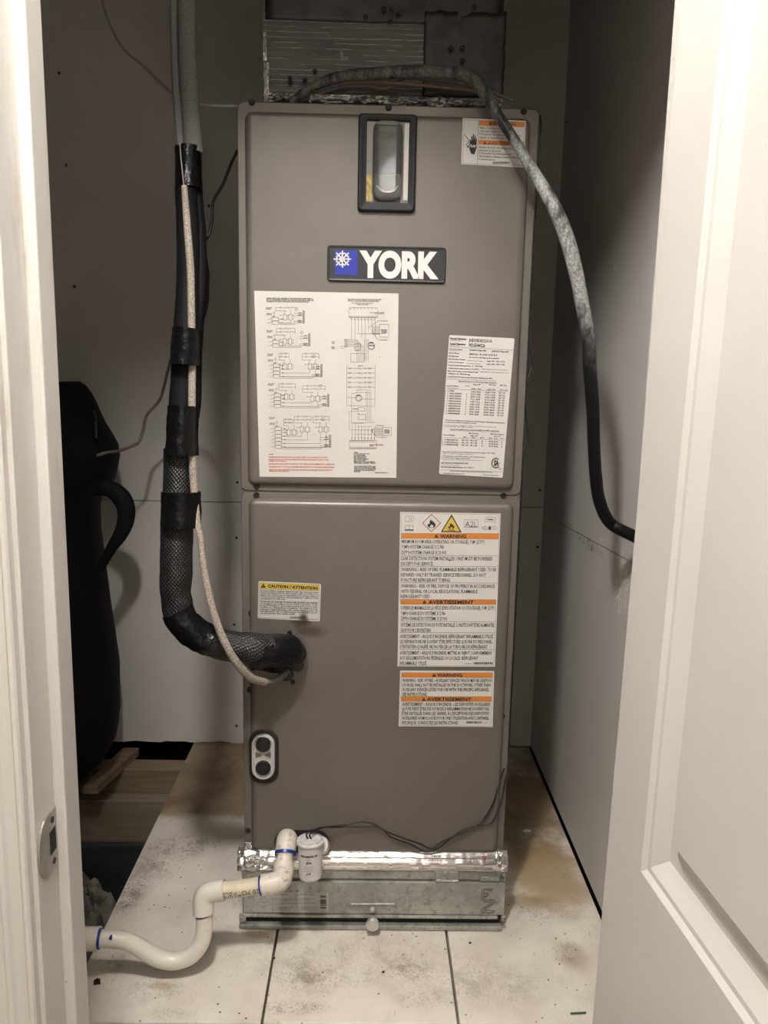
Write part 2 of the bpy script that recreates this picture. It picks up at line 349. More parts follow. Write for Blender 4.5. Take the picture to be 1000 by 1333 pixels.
# back wall: two drywall sheets over a dark backing, ragged lower edge
WB=struct(MB().box(-1.02,.52,.90,.92,HF,1.97),'wall_back',M['dark'])
seam=.603+.0
za=at(200,653,Y=YB).z; zb=at(690,660,Y=YB).z; seam=(za+zb)/2
MB().box(-1.0,XR,YB,YB+.0127,seam+.0016,1.95).build('drywall_panel',M['drywall'],WB)
zl=at(200,965,Y=YB).z
m=MB(); n=90; xs=[-1.0+(XR+1.0)*i/n for i in range(n+1)]
loA=[Vector((x,YB,zl+.0015*math.sin(x*60)+.004*noise.noise(Vector((x*35,0,0)))+.003*noise.noise(Vector((x*130,4,0))))) for x in xs]
pts=loA+[Vector((XR,YB,seam-.0006)),Vector((-1.0,YB,seam-.0006))]
m.poly_prism(pts,(0,.0127,0)).build('drywall_panel',M['drywall'],WB)
m=MB(); lo2_=[p+Vector((0,-.0006,0)) for p in loA]; hi2=[p+Vector((0,0,.0018+.002*abs(noise.noise(p*90)))) for p in lo2_]
for i in range(n):
    m.add([lo2_[i],lo2_[i+1],hi2[i+1],hi2[i]],[(0,1,2,3)])
m.build('torn_edge',M['gypsum'],WB)['kind']='stuff'
MB().box(-.245,XR,YB-.001,.90,-.05,-.002).build('sill_timber',M['stud'],WB)
# right wall
WR=struct(MB().box(XR+.0135,XR+.03,YI,1.0,HF,1.97),'wall_right',M['dark'])
zr1=at(818,730,X=XR).z; zr2=at(700,665,X=XR).z; y1_=at(818,730,X=XR).y; y2_=at(700,665,X=XR).y
sl=(zr2-zr1)/(y2_-y1_); zr=lambda y: zr1+sl*(y-y1_)
m=MB(); m.poly_prism([Vector((XR,YI,zr(YI)+.0016)),Vector((XR,YB,zr(YB)+.0008)),Vector((XR,YB,1.95)),Vector((XR,YI,1.95))],(.0127,0,0)); m.build('drywall_panel',M['drywall_side'],WR)
m=MB(); m.poly_prism([Vector((XR,YI,.006)),Vector((XR,YB,.004)),Vector((XR,YB,zr(YB)-.0008)),Vector((XR,YI,zr(YI)-.0016))],(.0127,0,0)); m.build('drywall_panel',M['drywall_side'],WR)
# left, ceiling
struct(MB().box(-1.03,-1.0,-.53,1.0,HF,1.97),'wall_left',M['drywall'])
struct(MB().box(-1.03,.44,YI,.95,1.95,1.97),'ceiling',M['drywall'])
def screwset(parent,pts,plane,r=.0032,m='screw',name='screw'):
    for q in pts:
        P=at(q[0],q[1],**plane); ax=(0,-1,0) if 'Y' in plane else (-1,0,0)
        MB().lathe(P+Vector(ax)*-.001,ax,[(r,0),(r,.0018),(r*.75,.0026),(r*.35,.0020)],12).build(name,M[m],parent)
screwset(WB,[(77,95),(86,215),(97,373),(309,628),(308,700),(305,813),(308,945),(703,638),(700,712),(272,268)],dict(Y=YB))
screwset(WR,[(738,159),(731,275),(718,412)],dict(X=XR))
for x,y in [(771,887),(757,879),(800,349),(783,702),(742,1037)]:
    P=at(x,y,X=XR); MB().lathe(P+Vector((.001,0,0)),(-1,0,0),[(.0035,0),(.003,.0015),(.0012,.001)],9).build('paper_chip',M['gypsum'],WR)
# front wall of the closet around the opening, hall shell
HZ=1.622
struct(MB().box(-1.6,JX-.018,YF,YI,HF,CZc),'wall_front_left',M['hall'])
struct(MB().box(.248,1.4,YF,YI,HF,CZc),'wall_front_right',M['hall'])
struct(MB().box(JX-.018,.248,YF,YI,HZ+.018,CZc+.17),'wall_front_header',M['hall'])
struct(MB().box(-1.6,1.4,-2.62,-2.6,HF,CZc),'wall_rear',M['hall'])
struct(MB().box(-1.62,-1.6,-2.6,YF,HF,CZc),'wall_hall_left',M['hall'])
struct(MB().box(1.4,1.42,-2.6,YF,HF,CZc),'wall_hall_right',M['hall'])
struct(MB().box(-1.6,1.4,-2.6,YF,CZc,CZc+.02),'ceiling_hall',M['hall'])
# left jamb with stop, casing
J=struct(MB().box(JX-.018,JX,YF,YI+.003,HF,HZ),'trim_3',M['trim'],bevel=.0012)
JS=struct(MB().box(JX-.0005,JX+.0105,-.5835,-.5495,HF,HZ-.01),'trim_4',M['trim'],bevel=.002)
struct(MB().box(.230,.248,YF,YI+.003,HF,HZ),'trim_5',M['trim'])
struct(MB().box(JX,.230,YF,YI+.003,HZ,HZ+.018),'trim_6',M['trim'])
prof=[(0,0),(0,.0085),(.0015,.0105),(.0045,.011),(.0065,.0085),(.0075,.0075),(.0105,.0078),(.016,.0095),(.0185,.0125),(.0215,.0135),(.0235,.012),(.0245,.0105),(.036,.012),(.050,.0165),(.058,.017),(.0605,.0155),(.0605,0)]
def casing(x0,sgn,name):
    m=MB(); l0=[Vector((x0+sgn*a,YF-b,HF)) for a,b in prof]; l1=[Vector((x0+sgn*a,YF-b,HZ+.07)) for a,b in prof]
    m.loops([l0,l1],True,True,False); return struct(m,name,M['trim'])
casing(JX-.004,-1,'trim_7'); casing(.235,1,'trim_8')
# strike plate on the jamb
zc=at(66,1103,Y=-.605).z
m=MB(); out=[]
for k in range(13):
    a=math.radians(90+180*k/12); out.append((-.604-.0+.020*math.cos(a)*1.0,zc+.0285*math.sin(a)))
out=[(-.5845,zc+.0285)]+out+[(-.5845,zc-.0285)]
hy0,hy1,hz0,hz1=-.601,-.588,zc-.011,zc+.011
pts=[Vector((JX+.0003,a,b)) for a,b in out]; m.poly_prism(pts,(.0018,0,0))
SP=m.build('strike_plate',M['steel'],J)
MB().box(JX+.0015,JX+.0024,hy0,hy1,hz0,hz1).build('latch_hole',M['dark'],SP)
for dz in (-.020,.020): MB().lathe(Vector((JX+.0018,-.594,zc+dz)),(1,0,0),[(.003,0),(.003,.001),(.001,.0006)],10).build('screw',M['screw'],SP)
# the open door leaf
door=empty('door_1',(.192,YF-.018,0)); door['kind']='structure'
def slab():
    """local: u runs along -Y (hinge to latch), face at x=0, body to +x .035"""
    W,H0,H1=.52,HF+.01,HZ-.003; T=.035; m=MB()
    pan=[(.063,W-.063,.572,H1-.11),(.063,W-.063,HF+.24,.40)]
    pr=[(0,0),(.0045,.0028),(.0085,.0030),(.0235,.0098),(.0340,.0100),(.0455,.0035)]
    us=[0,.063,W-.063,W]; zs=[H0,HF+.24,.40,.572,H1-.11,H1]
    for i in range(3):
        for j in range(5):
            if i==1 and j in (1,3): continue
            m.add([(0,-us[i],zs[j]),(0,-us[i+1],zs[j]),(0,-us[i+1],zs[j+1]),(0,-us[i],zs[j+1])],[(0,1,2,3)])
    for u0,u1,z0,z1 in pan:
        L=[[Vector((d,-(u0+a),z0+a)),Vector((d,-(u1-a),z0+a)),Vector((d,-(u1-a),z1-a)),Vector((d,-(u0+a),z1-a))] for a,d in pr]
        m.loops(L,False,True,False)
    m.add([(T,0,H0),(T,-W,H0),(T,-W,H1),(T,0,H1)],[(0,1,2,3)])
    for q in [[(0,0,H0),(T,0,H0),(T,0,H1),(0,0,H1)],[(0,-W,H0),(T,-W,H0),(T,-W,H1),(0,-W,H1)],[(0,0,H0),(T,0,H0),(T,-W,H0),(0,-W,H0)],[(0,0,H1),(T,0,H1),(T,-W,H1),(0,-W,H1)]]:
        m.add(q,[(0,1,2,3)])
    return m
dl=slab().build('door_leaf',M['door'],door)
dk=MB().lathe(Vector((0,-.46,.54)),(-1,0,0),[(.027,0),(.027,.006),(.012,.008),(.012,.03),(.026,.042),(.026,.055),(.014,.062)],20).build('door_knob',M['steel'],door)
for z in (HF+.25,.75,HZ-.25):
    MB().lathe(Vector((.0375,.006,z-.045)),(0,0,1),[(.006,0),(.006,.09)],12).build('hinge',M['steel'],door)
door.rotation_euler=(0,math.radians(.75),math.radians(5)); door.location=(.192-.0105,YF-.018,0)
# hall lamps (out of frame); the far one is added for fill light
for nm,L in (('ceiling_lamp',LAMP),('ceiling_lamp',(.1,-2.35,LAMP[2]))):
    e=MB().lathe(Vector((L[0],L[1],L[2]-.009)),(0,0,1),[(.085,0),(.095,.004),(.095,.009)],32).build(nm,M['hall'])
    tag(e,'round white ceiling lamp above the hall, '+('near the closet door' if L is LAMP else 'added for fill light, farther from the closet'),'lamp','ceiling lamps of the hall')
# ------------------------------------------------------------------ timber framing in the pit
def timber(x0,x1,y0,y1,zt,zb,mat,label):
    o=MB().box(x0,x1,y0,y1,zb,zt).build('timber',M[mat],bevel=.002); tag(o,label,'timber','timbers in the pit'); return o
z1=at(180,1002,Y=.6).z; z2=at(180,1041,Y=.6).z
timber(-.998,-.465,.60,.655,z1,z2,'stud','brown timber crosspiece low behind the black bag, upper of the two')
z3=at(180,1043,Y=.56).z; z4=at(180,1097,Y=.56).z
timber(-.998,-.465,.56,.598,z3,z4,'stud_pale','paler timber crosspiece below and in front of the brown one')
o=MB(); a=at(107,1022,Y=.5); b=at(140,985,Y=.66)
o.poly_prism([Vector((-.675,.48,z1+.001)),Vector((-.640,.48,z1+.001)),Vector((-.60,.675,z1+.001)),Vector((-.64,.675,z1+.001))],(0,0,.02)); o=o.build('timber',M['stud']); tag(o,'short timber running front to back under the black bag','timber','timbers in the pit')
o=MB()
nx,nz=24,8
g=[[Vector((-.99+.52*i/nx,.50+.03+.012*noise.noise(Vector((i*.3,j*.5,1))),HF+.01+(z4+.02-HF-.01)*j/nz)) for i in range(nx+1)] for j in range(nz+1)]
for j in range(nz):
    for i in range(nx): o.add([g[j][i],g[j][i+1],g[j+1][i+1],g[j+1][i]],[(0,1,2,3)],True)
sh=o.build('plastic_sheet',M['sheet']); sd=sh.modifiers.new('s','SOLIDIFY'); sd.thickness=.002; tag(sh,'dark plastic sheet standing in the pit below the timbers','sheet')
def crumpled(name,cx,cy,cz,sx_,sy_,h,label,seed,mat='crumple'):
    m=MB(); N=46; G=[]
    for j in range(N+1):
        row=[]
        for i in range(N+1):
            u=i/N*2-1; v=j/N*2-1; e=max(0,1-(u*u+v*v)**1.2)
            p=Vector((cx+u*sx_,cy+v*sy_,cz)); rdg=1-abs(noise.noise(Vector((p.x*9+p.y*5,p.y*16-p.x*6,seed)))*2.2)
            p.z+=h*e**.5*(.45+.45*rdg+.25*noise.noise(p*40)); row.append(p)
        G.append(row)
    for j in range(N):
        for i in range(N): m.add([G[j][i],G[j][i+1],G[j+1][i+1],G[j+1][i]],[(0,1,2,3)],True)
    # closed underside
    rim=[G[0][i] for i in range(N)]+[G[i][N] for i in range(N)]+[G[N][i] for i in range(N,0,-1)]+[G[i][0] for i in range(N,0,-1)]
    m.add(rim,[tuple(range(len(rim)))])
    o=m.build(name,M[mat]); tag(o,label,'plastic bag'); return o
crumpled('plastic_bag',-.665,.17,HF+.002,.185,.27,.30,'crumpled dark plastic bag in the pit beside the platform, behind the drain pipe',3)
# ------------------------------------------------------------------ air handler
ZB,ZT,ZS=.1348,1.3323,.7562; HW=.2222
AH=empty('air_handler',(0,.28,ZB)); tag(AH,'tall brown-grey air handler cabinet with two front panels, stickers and a badge','air handler')
def par(o,p): 
    o.parent=p; o.matrix_parent_inverse=Matrix.Translation(-Vector(p.location)) if p.type=='EMPTY' and not p.parent else Matrix(); return o
def build(mb,name,mat,p,**k):
    o=mb.build(name,M[mat],None,**k)
    if p is not None: par(o,p)
    return o
build(MB().box(-HW+.0005,HW-.0005,.0015,.56,ZB+.001,ZT-.002),'cabinet','cabside',AH,bevel=.001)
def panel(z0,z1,rr,fi):
    m=MB(); rings(m,-HW,HW,z0,z1,rr,[(0,.0014),(0,.0002),(.0012,-.0008)],6,True,False)
    l,r,b,t_=fi
    # flange ring down to the raised field
    A=rrect(-HW+.0012,HW-.0012,z0+.0012,z1-.0012,rr,-.0008,6); B=rrect(-HW+l,HW-r,z0+b,z1-t_,.012,-.0008,6)
    m.loops([A,B],False,False,False)
    pr=[(0,-.0008),(.0007,-.0035),(.0022,-.0065),(.0045,-.0088),(.0075,-.0098),(.011,-.0100)]
    rings(m,-HW+l,HW-r,z0+b,z1-t_,.012,pr,6,False,True)
    return m
build(panel(ZS+.0008,ZT,.010,(.0115,.0125,.010,.014)),'upper_panel','cab',AH)
build(panel(ZB,ZS-.0008,.009,(.0125,.0105,.004,.010)),'lower_panel','cab',AH)
def ascrews(pts,y=-.0009,r=.0048):
    for q in pts:
        P=at(q[0],q[1],Y=y); build(MB().lathe(P+Vector((0,.001,0)),(0,-1,0),[(r,0),(r,.0025),(r*.8,.004),(r*.3,.0038),(r*.25,.002)],14),'screw','screw',AH)
ascrews([(328,133),(506,140),(682,145),(334,633),(334,644.5),(656.5,632),(655.5,645),(327,798),(325,898),(323,1081),(654,932)])
ascrews([(381,888),(377,824)],-.0122,.0042)
# --- ink helpers
_tc={}
def glyphs(s,bold=0,res=2):
    k=(s,bold,res)
    if k in _tc: return _tc[k]
    cu=bpy.data.curves.new('t','FONT'); cu.body=s; cu.size=1; cu.offset=bold; cu.resolution_u=res; cu.fill_mode='FRONT'
    ob=bpy.data.objects.new('t',cu); me=ob.to_mesh()
    vs=[(v.co.x,v.co.y) for v in me.vertices]; fs=[tuple(p.vertices) for p in me.polygons]
    ob.to_mesh_clear(); bpy.data.objects.remove(ob); bpy.data.curves.remove(cu)
    x0=min((v[0] for v in vs),default=0); x1=max((v[0] for v in vs),default=1)
    _tc[k]=(vs,fs,x0,max(x1,x0+1e-4)); return _tc[k]
CAP=.73
class Sheet:
    """flat print on a plane Y=const; crop coordinates -> photo px -> point on the plane"""
    def __init__(s,x0,y0,sc,Y,parent): s.x0,s.y0,s.sc,s.Y,s.parent=x0,y0,sc,Y,parent; s.ink={}; s.lift={}
    def P(s,x,y,k=0): return at(s.x0+x/s.sc,s.y0+y/s.sc,Y=s.Y-.00012*k)
    def mb(s,c,k=3):
        if c not in s.ink: s.ink[c]=MB(); s.lift[c]=k
        return s.ink[c]
    def poly(s,pts,c,k=2):
        q=[s.P(x,y,k) for x,y in pts]; s.mb(c).add(q,[tuple(range(len(q)))])
    def rect(s,x0,y0,x1,y1,c,k=2,x2=None,y2=None,x3=None,y3=None):
        s.poly([(x0,y0),(x1,y0),(x1,y1),(x0,y1)],c,k)
    def line(s,pts,w,c='ink',k=3):
        """w in metres"""
        q=[s.P(x,y,k) for x,y in pts]
        for a,b in zip(q,q[1:]):
            d=(b-a)
            if d.length<1e-6: continue
            d.normalize(); n_=Vector((-d.z,0,d.x))*(w/2); e=d*(w/2); a2,b2=a-e,b+e
            s.mb(c).add([a2-n_,b2-n_,b2+n_,a2+n_],[(0,1,2,3)])
    def disc(s,x,y,r,c,k=4,n=14,ry=None):
        s.poly([(x+r*math.cos(2*math.pi*i/n),y+(ry or r)*math.sin(2*math.pi*i/n)) for i in range(n)],c,k)
    def text(s,t_,xa,ya,xb,yb,h,c='ink',bold=.0,k=4,res=1,flip=False):
        """baseline (xa,ya)-(xb,yb), cap height h, all in crop px"""
        vs,fs,g0,g1=glyphs(t_,bold,res); A=s.P(xa,ya,k); B=s.P(xb,yb,k); T=s.P(xa,ya-h,k)
        ux=(B-A)/(g1-g0); d=(B-A).normalized(); up=Vector((-d.z,0,d.x)); 
        hh=(T-A).length/CAP
        if flip: A,ux,up=B,-ux,-up
        s.mb(c).add([A+ux*(x-g0)+up*(y*hh) for x,y in vs],fs)
    def finish(s,names=None):
        for c,m in s.ink.items():
            nm='alert_mark' if c.endswith('#3') else (names or {}).get(c.split('#')[0],'print'); o=m.build(nm,M[c.split('#')[0]],None)
            if nm in ('print','lettering','snowflake','alert_mark','hazard_diamond','hazard_triangle','shock_bolt'): o['kind']='stuff'
            o.parent=s.parent; 
            o.matrix_parent_inverse=Matrix.Identity(4)
            o.location=(0,0,0)
def plate(name,mat,corners,Y,parent,r=.002,th=.0004,label=None):
    """corners in photo px TL,TR,BR,BL -> slightly rounded sheet on the plane Y"""
    q=[at(x,y,Y=Y) for x,y in corners]; out=[]
    n=len(q)
    for i in range(n):
        a,b,c=q[i-1],q[i],q[(i+1)%n]; u=(a-b).normalized(); v=(c-b).normalized()
        for k in range(5):
            t_=k/4; p=(b+u*r)*(1-t_)**2+b*2*t_*(1-t_)+(b+v*r)*t_**2; out.append(p)
    m=MB().poly_prism(out,(0,th,0)); o=m.build(name,M[mat],None); o.parent=parent
    if parent.type=='EMPTY': o.matrix_parent_inverse=Matrix.Translation(-Vector(parent.location))
    if label: o['label']=label
    return o
YP=-.0100      # front of the raised fields
YL=YP-.0006
# --- sight window
def pbox(x0,y0,x1,y1,Y):
    a=at(x0,y0,Y=Y); b=at(x1,y1,Y=Y); return min(a.x,b.x),max(a.x,b.x),min(a.z,b.z),max(a.z,b.z)
yw=YP
tl=at(468,147,Y=yw-.008); tr=at(542,150,Y=yw-.008); bl=at(466,273,Y=yw-.008); br=at(540,276,Y=yw-.008)
wx0,wx1,wz0,wz1=(tl.x+bl.x)/2,(tr.x+br.x)/2,(bl.z+br.z)/2,(tl.z+tr.z)/2
i0=at(478,157,Y=yw-.003); i1=at(531,264,Y=yw-.003); ix0,ix1,iz0,iz1=i0.x,i1.x,i1.z,i0.z
m=MB(); rr=.006
lp=[rrect(wx0-.001,wx1+.001,wz0-.001,wz1+.001,rr,yw+.0003),rrect(wx0-.001,wx1+.001,wz0-.001,wz1+.001,rr,yw-.006),rrect(wx0+.001,wx1-.001,wz0+.001,wz1-.001,rr,yw-.0085),
    rrect(wx0+.003,wx1-.003,wz0+.003,wz1-.003,rr*.7,yw-.0085),rrect(wx0+.006,wx1-.006,wz0+.006,wz1-.006,rr*.6,yw-.0065),rrect(ix0-.001,ix1+.001,iz0-.001,iz1+.001,.002,yw-.0060),rrect(ix0,ix1,iz0,iz1,.0015,yw-.0005)]
m.loops(lp,True,False,True); WF=build(m,'sight_window','frame',AH)
def sub(mb,name,mat,p,**k):
    o=mb.build(name,M[mat],None,**k); o.parent=p; return o
def fixsub(p):  # children keep world coordinates
    pass
sub(MB().box(ix0,ix1,yw-.0012,yw-.0004,iz0,iz1),'backing_sheet','inner',WF)
c0=at(486,157,Y=yw-.003); c1=at(523,262,Y=yw-.003)
sub(MB().box(c1.x+.002,ix1-.0006,yw-.0018,yw-.0011,iz0+.004,iz1-.002),'pale_strip','sticker2',WF)
sub(MB().box(c0.x+.003,c1.x-.003,yw-.0015,yw-.0011,at(0,226,Y=yw).z,at(500,164,Y=yw).z),'beige_inside','bare_beige',WF)
sub(MB().box(c0.x+.002,c1.x-.002,yw-.0016,yw-.0011,at(0,258,Y=yw).z,at(500,228,Y=yw).z),'dark_inside','innerdark',WF)
sub(MB().box(ix0+.0005,c0.x-.0005,yw-.0019,yw-.0011,iz0+.001,at(480,228,Y=yw).z),'sealant','yellowgoo',WF)
m=MB(); rings(m,c0.x,c1.x,c1.z,c0.z,.014,[(0,yw-.0015),(.0002,yw-.007),(.002,yw-.0105),(.005,yw-.0125),(.010,yw-.0132)],8,True,True); sub(m,'clear_bulge','clear',WF)
m=MB(); pts=[]
for k in range(15):
    a=math.radians(195+150*k/14); pts.append(Vector(((c0.x+c1.x)/2+.0150*math.cos(a),yw-.0030,at(500,240,Y=yw).z+.012*math.sin(a))))
m.tube(pts,.0011,8,1); sub(m,'inner_arc','chrome',WF)  # thin bright arc low inside the bulge
# --- badge
q=[at(426,319,Y=YP-.004),at(581,322,Y=YP-.004),at(580,370,Y=YP-.004),at(426,365,Y=YP-.004)]
bx0,bx1=(q[0].x+q[3].x)/2,(q[1].x+q[2].x)/2; bz1=(q[0].z+q[1].z)/2; bz0=(q[2].z+q[3].z)/2
m=MB(); rings(m,bx0,bx1,bz0,bz1,.005,[(0,YP+.0002),(0,YP-.003),(.0012,YP-.0045),(.003,YP-.0045),(.0038,YP-.004)],6,True,True); BD=build(m,'badge','badge',AH)
S=Sheet(410,300,5.263,YP-.0042,BD)
S.poly([(136,134),(293,137),(293,308),(138,303)],'blue',2)
S.finish({'blue':'blue_square'})
S=Sheet(410,300,5.263,YP-.0046,BD)
S.text('YORK',303,312,848,322,174,'white_ink',.055,4,6); S.finish({'white_ink':'lettering'})
S=Sheet(410,300,5.263,YP-.0046,BD); cx_,cy_=189,196
for k in range(8):
    a=math.radians(45*k); L=56 if k%4!=2 else 54
    dx,dy=math.cos(a),math.sin(a)
    if k==0: L=54
    S.line([(cx_+dx*10,cy_+dy*10),(cx_+dx*(L),cy_+dy*L)],.0020,'white_ink')
    for r0,l_ in ((30,17),):
        for sg in (-1,1):
            b=a+sg*math.radians(48); px,py=cx_+dx*r0,cy_+dy*r0; S.line([(px,py),(px+math.cos(b)*l_,py+math.sin(b)*l_)],.0017,'white_ink')
S.line([(cx_-16,cy_+12),(cx_-16,cy_-12),(cx_,cy_-22),(cx_,cy_+22),(cx_-16,cy_+12)],.0016,'white_ink')
S.finish({'white_ink':'snowflake'})
# --- wiring diagram sheet
WD=plate('wiring_diagram','paper',[(331,378.5),(519,382),(516,622),(338,620.5)],YL,AH,.0003,.0004,'white sheet printed with wiring diagrams')
S=Sheet(320,370,4.762,YL-.0001,WD); tw=.00042
def T(s,x,y,x2,h,c='ink',bold=.0,dy=.012): S.text(s,x,y,x2,y+(x2-x)*dy,h*1.1,c,bold+.02)
for i,(s,x2) in enumerate((('WHEN INSTALLING HEATER KIT, BE SURE THE BLOWER SPEED IS',415),('SET TO THE MINIMUM SPEED FOR THE HEAT KIT BEING USED. SEE',421),('CONNECTION AND THE INSTALLATION INSTRUCTIONS.',392))): T(s,128,90+i*10,x2,7,'ink',.01)
T('SEE INSTALLATION INSTRUCTIONS FOR PROPER',632,96,840,6,'ink',.01); T('LOW VOLTAGE FIELD WIRING CONNECTIONS.',632,106,824,6,'ink',.01); T('AIR HANDLER WITH ECM MOTOR',655,119,790,5); T('WIRING DIAGRAM',688,128,757,5)
def bl_(x,y,w_,h_,wd=None): S.line([(x,y),(x+w_,y),(x+w_,y+h_),(x,y+h_),(x,y)],wd or tw,'grey_ink')
def ln(*p,w=None): S.line(list(p),w or tw,'grey_ink')
def zig(x,y,L,n=5,a=5):
    S.line([(x,y)]+[(x+L*(i+.5)/n,y+(a if i%2 else -a)) for i in range(n)]+[(x+L,y)],tw,'grey_ink')
def coil(x,y,r=7):
    S.line([(x+r*math.cos(i*.7),y+r*math.sin(i*.7)) for i in range(10)],tw,'grey_ink')
blocks=[(140,2,360,[(185,145,135,1)],1),(282,2,395,[(190,275,115,2)],1),(428,4,470,[(208,430,60,2),(350,430,105,2)],2),(612,4,512,[(203,618,105,2),(352,630,140,2)],2),(820,6,524,[(236,838,55,2),(300,820,105,2),(417,820,100,2)],3)]
for (y0,nb,xr,res_,nrel) in blocks:
    x0=125+ (y0-140)*.027
    T('240 VOLT HEAT',x0,y0+8,x0+38,5,'ink',.01); T('KIT WIRING',x0,y0+16,x0+30,5,'ink',.01); T('208/240 VAC',x0+4,y0+44,x0+40,5,'ink',.01); T('1 PH 60 HZ',x0+4,y0+52,x0+36,5,'ink',.01)
    ln((x0+45,y0+36),(x0+57,y0+36)); ln((x0+51,y0+28),(x0+51,y0+60)); ln((x0+40,y0+60),(x0+62,y0+60)); coil(x0+46,y0+62,5)
    for b in range(nb):
        yy=y0+66+b*22.5; bl_(x0+36,yy,44,20,.0004); ln((x0+10,yy+10),(x0+14,yy+10)); ln((x0+20,yy+14),(x0+30,yy+4),w=.0005)
        S.disc(x0+40,yy+8,2.5,'grey_ink'); S.disc(x0+76,yy+8,2.5,'grey_ink'); T('BLK',x0+92,yy+12,x0+106,5)
    ry=y0+32+(10 if nrel>1 else 0)
    rx0=[]
    for i,(rx,ryy,L,nn) in enumerate(res_):
        for k in range(nn):
            yv=ryy+k*20; ln((rx,yv),(rx+L*.15,yv)); coil(rx+L*.22,yv,5); ln((rx+L*.3,yv),(rx+L*.5,yv)); zig(rx+L*.5,yv,L*.32); ln((rx+L*.82,yv),(rx+L,yv))
        ln((rx,ryy),(rx,ryy+nn*20)); ln((rx+L,ryy),(rx+L,ryy+nn*20-8)); ln((rx,ryy+nn*20),(rx+L*.5,ryy+nn*20))
        # relay
        qx=rx+L*.35; qy=ryy+nn*20+22; rx0.append((qx,qy))
        for kx in (0,34): bl_(qx+kx,qy,20,36); bl_(qx+kx+20,qy+5,9,26); S.disc(qx+kx+4,qy+6,2,'grey_ink'); S.disc(qx+kx+4,qy+30,2,'grey_ink')
        ln((qx+8,qy-22),(qx+8,qy)); ln((qx+46,qy-26),(qx+46,qy)); T('RELAY',qx-22,qy+8,qx-6,4)
    n_=len(rx0)
    for b in range(nb):
        yy=y0+74+b*22.5+4; qx,qy=rx0[min(n_-1,b*n_//nb)]; xx=qx+(10 if b%2==0 else 46); 
        if yy>qy+36: ln((x0+80,yy),(xx,yy),(xx,qy+36))
        else: ln((x0+80,yy),(qx-4,yy),(qx-4,qy+30),(qx,qy+30))
    yb_=y0+66+nb*22.5
    for k in range(2): ln((x0+82,yb_-10+k*9),(xr-60,yb_-10+k*9),(xr-60+k*12,yb_-22+k*10),(xr-8,yb_-22+k*10))
    for k in range(2): ln((xr-60,yb_-70+k*14),(xr-8,yb_-70+k*14)); T('BLU/RED' if k else 'YEL',xr-36,yb_-72+k*14,xr-12,5,'ink',.01)
    T('GRN/YEL',xr-38,yb_-24,xr-12,5,'ink',.01); T('BLK/BLU',xr-36,yb_-14,xr-12,5,'ink',.01)
    for k in range(6): bl_(xr-7,yb_-88+k*13.5,12,12,.0004); S.rect(xr-4,yb_-84+k*13.5,xr+1,yb_-79+k*13.5,'ink')
    yy=y0+18; ln((xr-58,yy),(xr-48,yy+10),(xr-38,yy),(xr-48,yy-9),(xr-58,yy))
T('NOTES:',142,1058,172,6,'ink')
for i,(s,x2) in enumerate((('FOR SERVICE WITHOUT AN OUTDOOR CONTROL, SPEED TO BE CONNECTED AT THE FAN.',508),('FOR SERVICE WITH AN OUTDOOR CONTROL THAT HAS ITS OWN 24V INPUT, LEAVE IT TO THE',512),('COMMON AT THE FAN.',250),('FOR SERVICE WITH AN OUTDOOR CONTROL THAT TAKES 24V INPUT, REFERENCE ITS CONNECTION.',552),('FOR SERVICE WITH OPTIONAL HUMIDIFIER, REFER 24V INPUT TO THE INSTALL INSTRUCTIONS.',550),('THE HEAT KIT MUST BE RATED FOR THE UNIT. SEE INSTALLATION LITERATURE FOR THE LIST OF',538),('APPROVED HEATER KITS.',268))):
    T(s,142,(1075,1090,1100,1117,1135,1153,1162)[i],x2,7,'red_ink',.012,.008)
# right column
bl_(640,145,178,60); 
for k in range(8):
    S.rect(648+k*22,150,652+k*22,156,'grey_ink'); bl_(644+k*22,198,14,9); T('RCGYWO',652+k*20,222,660+k*20,8)
    ln((656+k*21,208),(656+k*21,(350,350,300,330,340,290,300,330)[k]))
T('24V TRANSFORMER',770,178,860,5,'ink',.01); T('COMMON',800,186,860,4,'red_ink')
bl_(830,248,56,80,.0005); T('INDOOR',838,286,876,7,'ink',.02); T('CONTROL',838,296,878,7,'ink',.02); T('BOARD',840,305,872,6,'ink',.02)
ln((762,268),(824,226),(880,228)); ln((782,296),(820,344),(878,346)); T('L1 BLACK',836,230,880,4); T('L2 RED',836,348,880,4)
for k in range(7): ln((784,262+k*8),(830,262+k*8))
ln((690,306),(830,306)); bl_(650,430,88,52); bl_(676,370,36,42,.0005); coil(692,398,12); coil(778,382,20); S.line([(778+22*math.cos(i*.42),382+22*math.sin(i*.42)) for i in range(16)],.0006,'grey_ink'); T('MOTOR',765,384,796,8,'ink',.02); T('ECM',768,366,790,8,'ink',.02)
for k in range(5): ln((620,345+k*10),(690+k*10,345+k*10),(690+k*10,480)); T('BLK 1',612,346+k*11,634,5,'ink',.015)
for k in range(4): ln((735+k*8,340),(735+k*8,475))
T('CIRCUIT',532,370,552,16,'grey_ink'); T('BREAKER',532,402,552,16,'grey_ink')
ln((564,386),(572,386)); ln((586,386),(612,384)); ln((566,398),(572,398)); ln((586,396),(612,398))
S.disc(830,450,3,'ink')
ln((627,498),(627,752),(800,758),(802,498))
T('ELEMENTS',694,508,728,5)
for k in range(5):
    yy=522+k*29; ln((627,yy),(695,yy)); zig(636,yy,18,3,6); zig(695,yy,22,4,6); ln((717,yy),(732,yy)); coil(740,yy,5); ln((746,yy),(802,yy)); zig(758,yy,20,3,6)
